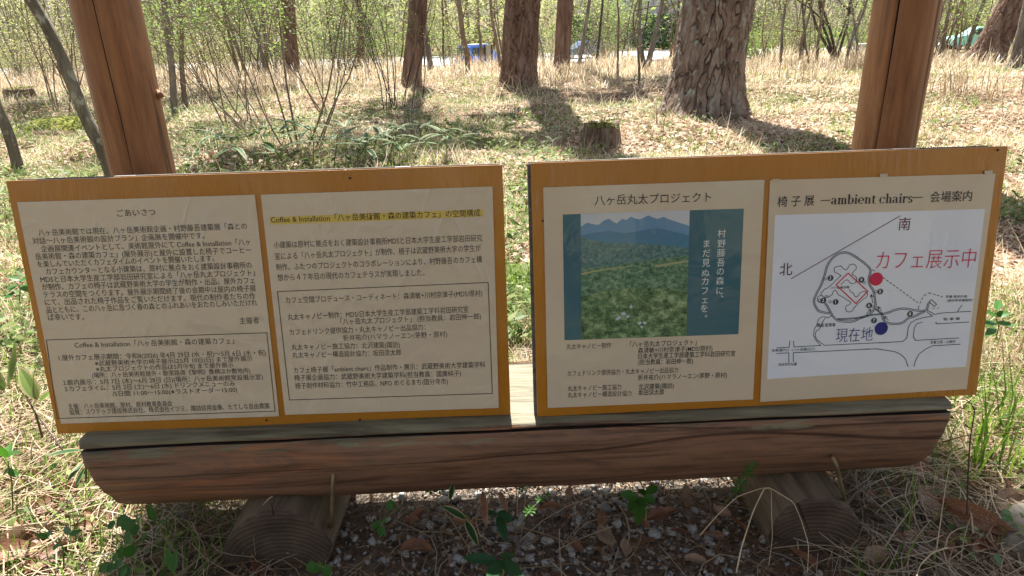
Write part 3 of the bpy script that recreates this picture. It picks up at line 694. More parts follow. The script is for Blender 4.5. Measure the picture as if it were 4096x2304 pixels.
for ch, x, y in [('村', 1117, 484), ('野', 1116, 535), ('藤', 1114, 582), ('吾', 1112, 630), ('の', 1110, 675), ('森', 1108, 723), ('に', 1107, 772), ('、', 1132, 787),
                 ('ま', 1040, 535), ('だ', 1040, 583), ('見', 1038, 632), ('ぬ', 1035, 683), ('カ', 1034, 725), ('フ', 1032, 772), ('ェ', 1032, 818), ('を', 1029, 862), ('。', 1052, 887)]:
    x, y = T3(x, y); put_char(mb, FR, ch, x, y, 31)
mb.build('white_caption', INK_WHITE, P3)
block_text('credits_text', FR, P3, T3, [('丸太キャノピー制作', (335, 1068), (560, 1060), 27), ('カフェドリンク提供協力・丸太キャノピー出品協力', (340, 1203), (897, 1185), 27),
 ('丸太キャノピー施工協力', (341, 1279), (611, 1270), 27), ('丸太キャノピー構造設計協力', (341, 1312), (662, 1302), 27)], INK_SOFT)
block_text('bold_credits_text', FR, P3, T3, [('「八ヶ岳丸太プロジェクト」', (655, 1057), (990, 1046), 28), ('森清敏+川村奈津子(MDS/原村)', (695, 1087), (1070, 1075), 27),
 ('日本大学生産工学部建築工学科岩田研究室', (697, 1117), (1185, 1102), 28), ('(担当教員：岩田伸一郎)', (697, 1146), (972, 1140), 27), ('折井祐介(ハマラノーエン/茅野・原村)', (695, 1224), (1143, 1210), 27),
 ('北沢建築(諏訪)', (697, 1270), (875, 1264), 27), ('坂田涼太郎', (697, 1299), (825, 1296), 28)], INK_DARK, .002)

# serif Latin letters for the map heading, drawn from stems, bowls and serifs (x-height 1)
def serif_word(word):
    V, Fc = [], []
    def poly(ps): b = len(V); V.extend(ps); Fc.append(tuple(range(b, b+len(ps))))
    def rect(x0, y0, x1, y1): poly([(x0, y0), (x1, y0), (x1, y1), (x0, y1)])
    def bowl(cx, cy, rx, ry, a0, a1, wt=.24, wn=.07):
        n = 16; o = []; i_ = []
        for k in range(n+1):
            a = R(a0+(a1-a0)*k/n); t = wn+(wt-wn)*abs(math.cos(a))**1.4
            o.append((cx+rx*math.cos(a), cy+ry*math.sin(a))); i_.append((cx+(rx-t)*math.cos(a), cy+(ry-min(t, wn*1.4))*math.sin(a)))
        for k in range(n): poly([o[k], o[k+1], i_[k+1], i_[k]])
    S = .22
    def stem(x, y0, y1, bot=True, top=True):
        rect(x, y0, x+S, y1)
        if bot: rect(x-.09, y0, x+S+.09, y0+.06)
        if top: poly([(x-.12, y1-.09), (x+.01, y1-.13), (x+.01, y1), (x-.12, y1-.03)])
    x = 0
    for ch in word:
        if ch == 'a': bowl(x+.33, .27, .33, .28, 90, 270); rect(x+.3, .48, x+.5, .55); stem(x+.45, 0, .72, False, False); bowl(x+.33, .68, .34, .32, 0, 165); rect(x+.62, 0, x+.78, .07); x += .86
        elif ch == 'm':
            stem(x+.1, 0, 1)
            for q in (.52, .94): bowl(x+q-.08, .66, .30, .33, 0, 150); stem(x+q, 0, .68, True, False)
            x += 1.32
        elif ch == 'n' or ch == 'h': stem(x+.1, 0, 1 if ch == 'n' else 1.52); bowl(x+.46, .66, .31, .33, 0, 150); stem(x+.55, 0, .68, True, False); x += .92
        elif ch == 'b': stem(x+.08, 0, 1.52, False); bowl(x+.42, .5, .42, .52, -150, 150); x += .92
        elif ch == 'i':
            stem(x+.1, 0, 1); n = 12; poly([(x+.21+.14*math.cos(2*math.pi*k/n), 1.33+.14*math.sin(2*math.pi*k/n)) for k in range(n)]); x += .47
        elif ch == 'e': bowl(x+.42, .5, .42, .52, 0, 315); rect(x+.18, .48, x+.82, .56); x += .9
        elif ch == 'c': bowl(x+.42, .5, .42, .52, 45, 315); rect(x+.58, .68, x+.76, .9); x += .84
        elif ch == 't': rect(x+.14, .12, x+.14+S, 1.25); rect(x, .92, x+.58, 1.0); bowl(x+.38, .22, .24, .24, 180, 320, .22, .07); x += .62
        elif ch == 'r': stem(x+.1, 0, 1); bowl(x+.5, .68, .26, .32, 50, 160); rect(x+.5, .74, x+.68, .98); x += .74
        elif ch == 's': bowl(x+.33, .74, .30, .28, 20, 235, .2, .09); bowl(x+.33, .27, .31, .29, -160, 55, .22, .09); poly([(x+.1, .62), (x+.5, .35), (x+.58, .46), (x+.18, .74)]); x += .72
        else: x += .42
    V = np.array(V, float); V[:, 1] = KY0 + V[:, 1]*(KY1-KY0)
    return V, Fc
P4 = poster(FR, [(3081, 720.6), (3982.5, 694.4), (3867, 1556), (3041, 1608)], M_PAPER_CALM, 'beige sheet with a white site map marked by a red and a blue dot')
T4 = TX(3000, 550, 1.26)
mb = MB()
put_line(mb, FR, '椅 子 展', (137, 350), (322, 343), 52, .003, .6, T=T4); put_line(mb, FR, '会場案内', (905, 327), (1115, 320), 52, .003, .6, T=T4)
put_line(mb, FR, lambda: serif_word('ambient chairs'), (407, 337), (817, 328), 32, T=T4)
strokes(mb, FR, T4.many([(357, 318), (402, 316)]), 3.2); strokes(mb, FR, T4.many([(820, 303), (868, 301)]), 3.2)
mb.build('heading', INK_DARK, P4)
mb = MB(); sheet(mb, FR, T4.many([(127, 391), (1184, 360), (1088, 1155), (86, 1218)]), .003, .0033); mp = mb.build('map_sheet', M_WHITE, P4)
A = TX(3060, 950, 2.634); B2 = TX(3460, 980, 2.786)
def smooth_pts(ps, it=2):
    for _ in range(it):
        q = [ps[0]]
        for i in range(len(ps)-1):
            (x0, y0), (x1, y1) = ps[i], ps[i+1]; q += [(x0*.75+x1*.25, y0*.75+y1*.25), (x0*.25+x1*.75, y0*.25+y1*.75)]
        ps = q+[ps[-1]]
    return ps
def dbl(mb, T, ps, gap=5.5, w_=2.6):
    ps = smooth_pts(T.many(ps), 2)
    for s in (-1, 1):
        q = []
        for i, (x, y) in enumerate(ps):
            x0, y0 = ps[max(i-1, 0)]; x1, y1 = ps[min(i+1, len(ps)-1)]; l = math.hypot(x1-x0, y1-y0) or 1
            q.append((x-(y1-y0)/l*gap/2*s, y+(x1-x0)/l*gap/2*s))
        strokes(mb, FR, q, w_, d=.0039)
mb = MB()
dbl(mb, A, [(565, 775), (530, 730), (512, 680), (520, 640), (545, 580), (575, 530), (600, 480), (610, 440), (628, 395), (640, 340), (660, 280), (700, 225), (745, 185), (800, 160), (860, 155), (920, 180), (1000, 235), (1060, 280), (1112, 335), (1108, 370), (1092, 420), (1090, 470), (1105, 510), (1135, 545), (1150, 590), (1157, 650), (1163, 700), (1160, 745), (1120, 790), (1070, 825), (1000, 850), (930, 885), (850, 885), (770, 880), (720, 840), (690, 790), (660, 730), (630, 690)])
dbl(mb, A, [(565, 775), (620, 790), (680, 797)]); dbl(mb, A, [(760, 858), (850, 858), (950, 850), (1050, 832), (1130, 812), (1230, 806)], 4)
dbl(mb, A, [(1165, 750), (1200, 780), (1240, 805)], 4)
dbl(mb, B2, [(185, 768), (250, 757), (330, 722), (410, 707), (480, 712), (560, 727), (660, 737), (690, 717), (700, 660), (715, 640)]); dbl(mb, B2, [(190, 780), (200, 830), (235, 865), (300, 878), (380, 878), (430, 860), (480, 810), (540, 798), (600, 770), (660, 740)])
for ps in ([(700, 825), (650, 850), (640, 835), (590, 835), (560, 865), (545, 920), (515, 970), (510, 1050), (585, 1137)], [(630, 850), (605, 890), (570, 975), (535, 978), (525, 1060), (625, 1135)]): strokes(mb, FR, smooth_pts(A.many(ps), 1), 2.8)
for ps in ([(120, 1163), (255, 1155), (260, 1090)], [(300, 1090), (303, 1152), (585, 1137)], [(625, 1135), (1317, 1102)], [(120, 1220), (250, 1215), (250, 1315)], [(297, 1310), (297, 1213), (1170, 1172), (1230, 1180)]): strokes(mb, FR, A.many(ps), 3)
for ps in ([(745, 792), (640, 810), (560, 835), (510, 865), (480, 920), (465, 1035), (418, 1075), (150, 1090)], [(635, 860), (580, 875), (550, 920), (535, 1015), (562, 1062), (1045, 1035)], [(792, 768), (860, 757), (1175, 738)], [(790, 855), (790, 878), (1157, 858)],
           [(0, 1158), (130, 1157), (250, 1175), (330, 1187), (400, 1220), (450, 1270), (478, 1355)], [(545, 1350), (560, 1290), (600, 1215), (680, 1155), (750, 1122), (1058, 1105)], [(1030, 745), (1045, 715), (1060, 695), (1078, 672)], [(690, 725), (780, 775)], [(690, 745), (750, 790)],
           [(738, 608), (797, 660), (770, 683), (712, 632), (738, 608)]): strokes(mb, FR, B2.many(ps), 3)
mb.build('path_lines', INK_LINE, mp)
mb = MB()
strokes(mb, FR, smooth_pts(A.many([(800, 400), (765, 375), (735, 370), (725, 340), (735, 310), (770, 305), (800, 295), (815, 320), (850, 345), (875, 320), (885, 290), (920, 278), (950, 285), (965, 320), (945, 345), (910, 385), (940, 400), (965, 420), (965, 460), (940, 485), (900, 485), (880, 455), (855, 440), (800, 495)]), 1), 2.6)
strokes(mb, FR, smooth_pts(A.many([(800, 400), (665, 530), (620, 545), (610, 570), (585, 580), (590, 605), (640, 640), (680, 620), (710, 600), (715, 570), (735, 552), (760, 575), (770, 605), (800, 615), (830, 635), (860, 655), (910, 685), (890, 705), (850, 720), (848, 760), (870, 785), (920, 780), (935, 740), (1035, 645), (1075, 625), (1080, 580), (1040, 565), (1000, 580), (985, 610), (960, 630), (940, 610), (925, 580), (895, 570), (890, 545)]), 1), 2.6)
strokes(mb, FR, smooth_pts(A.many([(600, 610), (560, 615), (548, 650), (560, 680), (600, 690)]), 1), 2.6)
for x, y in ((685, 677), (572, 660), (630, 435), (1043, 475), (1168, 570), (1138, 730)): strokes(mb, FR, A.many([(x-17, y), (x, y-15), (x+17, y), (x, y+15)]), 2, True)
mb.build('museum_outline', INK_LINE, mp)
mb = MB(); strokes(mb, FR, B2.many([(80, 270), (125, 305)]), 2.8, dash=9); strokes(mb, FR, B2.many([(200, 360), (605, 655)]), 2.8, dash=9); strokes(mb, FR, B2.many([(590, 715), (610, 650), (650, 570), (700, 533), (760, 545), (880, 585)]), 2.8, dash=8)
for a0, a1 in (((1135, 690), (1118, 600)), ((1070, 800), (1115, 755)), ((1228, 770), (1185, 728)), ((1298, 870), (1255, 830))):
    a0, a1 = Vector(A(*a0)), Vector(A(*a1)); t = (a1-a0).normalized(); s = Vector((-t.y, t.x)); strokes(mb, FR, [tuple(a0), tuple(a1)], 2.4)
    strokes(mb, FR, [tuple(a1-t*11+s*6), tuple(a1), tuple(a1-t*11-s*6)], 2.6)
mb.build('dashes_and_arrows', INK, mp)
mb = MB(); dots = [('1', A(742, 678)), ('2', A(612, 662)), ('3', A(688, 426)), ('4', A(1014, 445)), ('5', A(1212, 568)), ('6', A(1095, 716)), ('7', A(1146, 873)), ('8', B2(500, 767))]
for c, (x, y) in dots:
    mb = MB(); disc(mb, FR, x, y, 11.5, .0041); k_ = len(mb.f); put_char(mb, FR, c, x+3.5, y-1, 16, .02, .0043); mb.m[k_:] = [1]*(len(mb.f)-k_); mb.build('number_dot', [INK_LINE, INK_WHITE], mp)
mb = MB(); strokes(mb, FR, T4.many([(494, 683), (592, 775), (533, 836), (433, 742)]), 4, True, .0043); mb.build('red_frame', INK_RED, mp)
mb = MB(); disc(mb, FR, *T4(635, 713), 26.5, .0044); mb.build('red_dot', INK_RED, mp)
mb = MB(); disc(mb, FR, *T4(660, 962), 26, .0044); mb.build('blue_dot', INK_NAVY, mp)
mb = MB(); put_line(mb, FR, 'カフェ展示中', (632, 668), (1130, 655), 94, -.012, T=T4, d=.0042); mb.build('red_lettering', INK_RED, mp)
mb = MB(); put_line(mb, FR, '現在地', (430, 1033), (615, 1024), 68, -.01, T=T4, d=.0042); mb.build('blue_lettering', INK_NAVY, mp)
mb = MB(); put_line(mb, FR, '南', (745, 468), (805, 466), 62, .003, .6, T=T4); put_line(mb, FR, '北', (147, 697), (212, 694), 62, .003, .6, T=T4)
strokes(mb, FR, T4.many([(208, 711), (756, 395)]), 3.2); mb.build('compass_marks', INK_MAROON, mp)
mb = MB()
for s, T, p0, p1, em in (('八ヶ岳美術館', A, (685, 542), (885, 536), 26), ('受付', A, (630, 627), (668, 625), 20), ('職員 駐車場', A, (545, 945), (738, 937), 38), ('至美濃戸口（八ヶ岳登山口）', A, (68, 1205), (525, 1186), 28), ('至自然文化園', A, (138, 1352), (330, 1346), 27),
                         ('学童 彫刻の森', B2, (895, 590), (1135, 585), 28), ('（原中学卒業制作）', B2, (908, 635), (1197, 628), 30), ('W・C', B2, (745, 715), (820, 712), 20), ('駐 車 場', B2, (870, 840), (1050, 836), 30), ('至富士見・小淵沢', B2, (725, 1100), (1000, 1091), 32)):
    mb = MB(); put_line(mb, FR, s, p0, p1, em, .005, T=T, d=.0041); mb.build('place_name', INK, mp)
M_TAPE = film('clear_tape', (.55, .45, .33, 1), .6)
mb = MB()
for x, y in ((3105, 723), (3535, 702), (3955, 690)):
    q = [(x-16, y-7), (x+16, y-8), (x+15, y+7), (x-15, y+8)]; sheet(mb, FR, q, .0031, .0036)
mb.build('clear_tape', M_TAPE, P4)
# added gabled roof above the view, put there to shade boards and bench
rf = empty('added_shade_roof', (0, 1.6, 2.5), 'unseen gabled plank roof added above the posts to shade the boards', 'roof')
M_ROOFW = simple('dark_roof_plank', (.06, .045, .035, 1), (.13, .10, .075, 1), 5, (.1, 3, 3), .8)
for y0, z0, y1, z1 in ((1.6, 2.95, .15, 2.28), (1.6, 2.95, 2.2, 2.66)):
    a, b_ = Vector((-1.5, y0, z0)), Vector((1.5, y1, z1)); mid = (Vector((0, y0, z0))+Vector((0, y1, z1)))/2; d = Vector((0, y1-y0, z1-z0)); n_ = d.cross(Vector((1, 0, 0))).normalized()
    mb = MB(); mb.box(mid, 3.2, d.length, .03, Vector((1, 0, 0)), d.normalized(), n_); mb.build('roof_slope', M_ROOFW, rf)
mb = MB(); mb.tube([(-1.5, 1.6, 2.66), (1.5, 1.6, 2.66)], .06, 12); mb.build('ridge_log', M_POST, rf)
# ------------------------------------------------------------------ ground, road
gx = np.concatenate([-np.geomspace(260, 6, 40), np.linspace(-5.8, 5.8, 90), np.geomspace(6, 260, 40)])
gy = np.concatenate([-np.geomspace(120, 2, 18), np.linspace(-1.8, 16, 140), np.geomspace(16.2, 400, 70)])
X, Y = np.meshgrid(gx, gy); Z = gz(X, Y)
near = np.exp(-((Y-1.3)/2.5)**2)
Z = Z + .006*np.array([[nz(a*6, b*6, 1) for a, b in zip(r1, r2)] for r1, r2 in zip(X, Y)])*near
nx_, ny_ = len(gx), len(gy); i = np.arange(ny_-1)[:, None]; j = np.arange(nx_-1)[None, :]
G = npmesh('ground', np.stack([X, Y, Z], -1).reshape(-1, 3), np.stack([i*nx_+j, i*nx_+j+1, (i+1)*nx_+j+1, (i+1)*nx_+j], -1).reshape(-1, 4), [M_SOIL], smooth=True)
tag(G, kind='structure')
mb = MB(); zr = -2.9
for k in range(40):
    x0, x1 = -160+8*k, -152+8*k; mb.add([(x0, 62, zr+.03), (x1, 62, zr+.03), (x1, 78, zr+.05), (x0, 78, zr+.05)], [(0, 1, 2, 3)])
    mb.box(((x0+x1)/2, 61.8, zr+.05), 8, .3, .2)
tag(mb.build('road', M_ROAD), kind='structure')

# ------------------------------------------------------------------ ground cover (what nobody could count)
def spots(n, d0, d1, px0=-620, px1=4720, p=1.0):
    """random ground spots spread evenly over the view between two distances"""
    t = RG.random(n)
    D = d0*(d1/d0)**t if p == 1 else ((d0**(1-p)) + t*(d1**(1-p)-d0**(1-p)))**(1/(1-p))
    u = RG.uniform(px0, px1, n); x = (u-2048)/F_PX*(D*math.cos(PITCH)+1.1*math.sin(PITCH))
    return np.stack([x, D, gz(x, D)], 1)
def patch(P, s, seed, th):
    return np.array([nz(a*s, b*s, seed) > th for a, b, _ in P])
def in_bench(P):
    return (P[:, 1] > 1.16) & (P[:, 1] < 1.58) & (np.abs(P[:, 0]-.03) < .85)
def mass(name, V, F, tint, mat_): return tag(npmesh(name, V, F, [mat_], tint=tint), kind='stuff')

P = spots(178000, 1.75, 16); P = P[patch(P, .55, 3, -.28) | (RG.random(len(P)) < .35)]; n = len(P); D = P[:, 1]
cl_ = np.array([max(.25, .8+1.6*nz(a*2.2, b*2.2, 17)+.8*nz(a*6, b*6, 3)) for a, b, _ in P])
V, F = blades(P, (RG.gamma(4, .022, n)+.03)*cl_*np.where(D < 9, .85, 1.2), .0022+.00042*D, RG.uniform(.5, 1.55, n), RG.uniform(0, 6.28, n), RG.uniform(-.3, .9, n)); mass('dry_grass', V, F, np.repeat(RG.beta(2, 1.6, n), 2), M_DRY)
P = spots(54000, 14, 61, p=1.2); n = len(P)
pxs = 2048+P[:, 0]*F_PX/(P[:, 1]*.93+.6); gap = np.zeros(n, bool)
for a_, b_ in ((1670, 1850), (2310, 2375), (2590, 2680), (2950, 3080), (3500, 4100)): gap |= (pxs > a_) & (pxs < b_)
V, F = blades(P, RG.uniform(.25, .9, n)*np.where(gap | (P[:, 1] < 22), .45, 1)*np.where((pxs < 1640) & (P[:, 1] > 36), 1.5, 1), .012+.0006*P[:, 1], RG.uniform(.1, 1.1, n), RG.uniform(0, 6.28, n), RG.uniform(-.2, .8, n)); mass('far_dry_grass', V, F, np.repeat(RG.beta(2, 1.6, n), 2), M_DRY)
# tall pale tussocks of the far edge of the clearing
P = spots(9000, 11, 24); P = P[patch(P, .35, 8, .02)]; n = len(P)
V, F = blades(P, RG.uniform(.3, .65, n), RG.uniform(.008, .014, n), RG.uniform(.05, .9, n), RG.uniform(0, 6.28, n), RG.uniform(.1, 1.2, n)); mass('tall_dry_grass', V, F, np.repeat(RG.beta(2.5, 1.5, n), 2), M_STRAW)
# fallen leaves far off
P = spots(108000, 1.9, 18); P = P[patch(P, .5, 12, -.05) | (P[:, 0] > 1.5)]; n = len(P); Nn = np.stack([RG.normal(0, .45, n), RG.normal(0, .45, n), np.ones(n)], 1); a = RG.uniform(0, 6.28, n)
V, F = rquads(P+np.array([0, 0, .012]), np.stack([np.cos(a), np.sin(a), RG.normal(0, .25, n)], 1), Nn, RG.uniform(.03, .085, n), RG.uniform(.018, .045, n)); mass('leaf_litter', V, F, RG.beta(2, 1.8, n), M_LITTER)
# green grass and low herbs in patches
P = spots(54000, 1.7, 15); P = P[patch(P, .8, 21, .0) | ((P[:, 0] < 0) & (P[:, 1] > 3.2) & (P[:, 1] < 8) & patch(P, 1.1, 5, -.1))]; n = len(P)
V, F = blades(P, RG.uniform(.04, .13, n), .003+.0006*P[:, 1], RG.uniform(.2, 1.2, n), RG.uniform(0, 6.28, n), RG.uniform(0, .7, n)); mass('green_grass', V, F, np.repeat(RG.random(n), 2), M_GREEN)
P = spots(40000, 2.2, 13); P = P[((P[:, 0] < .8) & patch(P, .9, 33, -.15)) | patch(P, .9, 33, .28)]; n = len(P); Nn = np.stack([RG.normal(0, .6, n), RG.normal(0, .6, n), np.ones(n)], 1); a = RG.uniform(0, 6.28, n)
V, F = rquads(P+np.stack([0*a, 0*a, RG.uniform(.02, .13, n)], 1), np.stack([np.cos(a), np.sin(a), RG.normal(0, .4, n)], 1), Nn, RG.uniform(.03, .09, n), RG.uniform(.012, .024, n)); mass('low_herbs', V, F, RG.random(n), M_HERB)

# close by: pine needles, straw, crumbs of leaf
def near_spots(n, x0, x1, y0, y1): 
    x = RG.uniform(x0, x1, n); y = RG.uniform(y0, y1, n); return np.stack([x, y, gz(x, y)], 1)
def strand(P, Ln, W, az, lift, bend, tint, name, mat_):
    """fallen strands: five-point curved strips lying about"""
    n = len(P); d = np.stack([np.cos(az), np.sin(az), 0*az], 1); s = np.stack([-np.sin(az), np.cos(az), 0*az], 1); L_ = Ln[:, None]
    rows = []
    for k in range(5):
        t = k/4-.5; c = P + d*(t*L_) + s*((t*t-.08)*bend[:, None]*L_) + np.array([0, 0, 1])*((.25-t*t)*lift[:, None]*L_ + .009 + t*lift[:, None]*L_*.6)
        rows += [c-s*W[:, None]/2, c+s*W[:, None]/2]
    V = np.stack(rows, 1); V[:, :, 2] = np.maximum(V[:, :, 2], .003); b = np.arange(n)[:, None]*10
    F = np.concatenate([b+np.array([[2*k, 2*k+1, 2*k+3, 2*k+2]]) for k in range(4)], 1).reshape(-1, 4)
    return mass(name, V.reshape(-1, 3), F, np.repeat(tint, 4), mat_)
P = near_spots(15000, -1.6, 1.7, .75, 2.0); keep = ~((np.abs(P[:, 0]+.02) < .42) & (RG.random(len(P)) < .2)); P = P[keep]; n = len(P)
strand(P+np.stack([0*P[:, 0], 0*P[:, 0], RG.uniform(0, .025, n)], 1), RG.uniform(.05, .11, n), RG.uniform(.0009, .0015, n), RG.uniform(0, 6.28, n), RG.normal(0, .12, n), RG.normal(0, .4, n), RG.random(n), 'pine_needle_litter', M_PNEED)
P = near_spots(8000, -1.9, 2.0, .7, 2.4); P = P[(np.abs(P[:, 0]-.05) > .6) | (RG.random(len(P)) < .16)]; n = len(P)
strand(P+np.stack([0*P[:, 0], 0*P[:, 0], RG.uniform(0, .05, n)], 1), RG.gamma(5, .03, n)+.04, RG.uniform(.0014, .003, n), RG.uniform(0, 6.28, n), RG.normal(0, .22, n), RG.normal(0, .7, n), RG.beta(2, 1.3, n), 'straw_litter', M_STRAW)
P = near_spots(13000, -1.9, 2.0, .7, 2.2); n = len(P); a = RG.uniform(0, 6.28, n)
V, F = rquads(P+np.stack([0*a, 0*a, RG.uniform(.010, .02, n)], 1), np.stack([np.cos(a), np.sin(a), RG.normal(0, .2, n)], 1), np.stack([RG.normal(0, .35, n), RG.normal(0, .35, n), np.ones(n)], 1), RG.uniform(.005, .022, n), RG.uniform(.003, .009, n)); mass('leaf_crumbs', V, F, RG.beta(1.5, 2.5, n), M_LITTER)
P = near_spots(5200, -2.0, -.62, .7, 2.6); P = np.concatenate([P, near_spots(5200, .85, 2.1, .9, 2.6), near_spots(1600, -.05, .1, 1.6, 3)]); P = P[patch(P, 3.5, 4, -.12)]; n = len(P)
V, F = blades(P, RG.uniform(.04, .16, n), RG.uniform(.002, .0045, n), RG.uniform(.1, 1.0, n), RG.uniform(0, 6.28, n), RG.uniform(0, .9, n)); mass('near_green_grass', V, F, np.repeat(RG.random(n), 2), M_GREEN)
P = near_spots(2600, -2.0, -.66, .75, 2.6); P = np.concatenate([P, near_spots(900, .85, 2.1, 1.1, 2.6)]); P = P[patch(P, 4, 9, .05)]; n = len(P); a = RG.uniform(0, 6.28, n)
V, F = rquads(P+np.stack([0*a, 0*a, RG.uniform(.015, .09, n)], 1), np.stack([np.cos(a), np.sin(a), RG.normal(0, .35, n)], 1), np.stack([RG.normal(0, .5, n), RG.normal(0, .5, n), np.ones(n)], 1), RG.uniform(.012, .034, n), RG.uniform(.007, .017, n)); mass('near_low_herbs', V, F, RG.random(n), M_HERB)

# gravel under the bench
protos = []
for k in range(14):
    bm = bmesh.new()
    for _ in range(13):
        v = Vector((RND.gauss(0, 1), RND.gauss(0, 1), RND.gauss(0, 1))).normalized()*RND.uniform(.75, 1.1); bm.verts.new((v.x, v.y*RND.uniform(.6, .9), v.z*.62))
    bmesh.ops.convex_hull(bm, input=bm.verts); bmesh.ops.delete(bm, geom=[v for v in bm.verts if not v.link_faces], context='VERTS'); bmesh.ops.triangulate(bm, faces=bm.faces)
    bm.verts.index_update(); protos.append((np.array([v.co[:] for v in bm.verts]), np.array([[v.index for v in f.verts] for f in bm.faces]))); bm.free()
Vs, Fs, Ts, base = [], [], [], 0
for k in range(5200):
    x = RND.gauss(.08, .30) if k < 4300 else RND.uniform(-.9, 1.1); y = RND.uniform(.82, 1.95)
    s = min(.019, .0032+RND.expovariate(1/.0036)); pv, pf = protos[k % 14]
    q = Matrix.Rotation(RND.uniform(0, 6.28), 3, 'Z') @ Matrix.Rotation(RND.gauss(0, .4), 3, 'X')
    Vs.append(pv*s @ np.array(q).T + np.array([x, y, float(gz(x, y))+.006+s*RND.uniform(.15, .55)])); Fs.append(pf+base); base += len(pv); t = RND.betavariate(2.2, 1.7); Ts += [t]*len(pf)
mass('gravel', np.concatenate(Vs), np.concatenate(Fs), Ts, M_STONE)

# dark gravelly soil worn bare under the bench
n = 90; ring = [(.1+(.95+.12*nz(math.cos(a)*2, math.sin(a)*2, 5))*math.cos(a), 1.5+(.78+.1*nz(math.cos(a)*3, math.sin(a)*3, 8))*math.sin(a)) for a in np.linspace(0, 2*math.pi, n+1)[:-1]]
secs = np.array([[(.1+(x-.1)*f, 1.5+(y-1.5)*f, .009*min(1, (1-f)*12+.35)-.004) for x, y in ring] for f in np.concatenate([np.linspace(1, .85, 8), np.linspace(.75, .02, 8)])])
V, F = loft(secs); V[:, 2] += np.array([.004*nz(a*9, b*9, 2) for a, b, _ in V]); tag(npmesh('bare_soil', V, F, [M_BED], smooth=True), kind='structure')

P = near_spots(3600, -.5, .6, 1.56, 2.0); n = len(P)
V, F = blades(P, RG.uniform(.07, .2, n), RG.uniform(.0025, .006, n), RG.uniform(.1, .9, n), RG.uniform(0, 6.28, n), RG.uniform(.1, 1, n)); mass('grass_behind_bench', V, F, np.repeat(RG.random(n), 2), M_DRY)
P = near_spots(1500, -.5, .6, 1.5, 1.95); n = len(P)
V, F = blades(P, RG.uniform(.06, .16, n), RG.uniform(.003, .007, n), RG.uniform(.1, .9, n), RG.uniform(0, 6.28, n), RG.uniform(.1, 1, n)); mass('grass_behind_bench', V, F, np.repeat(RG.random(n), 2), M_GREEN)
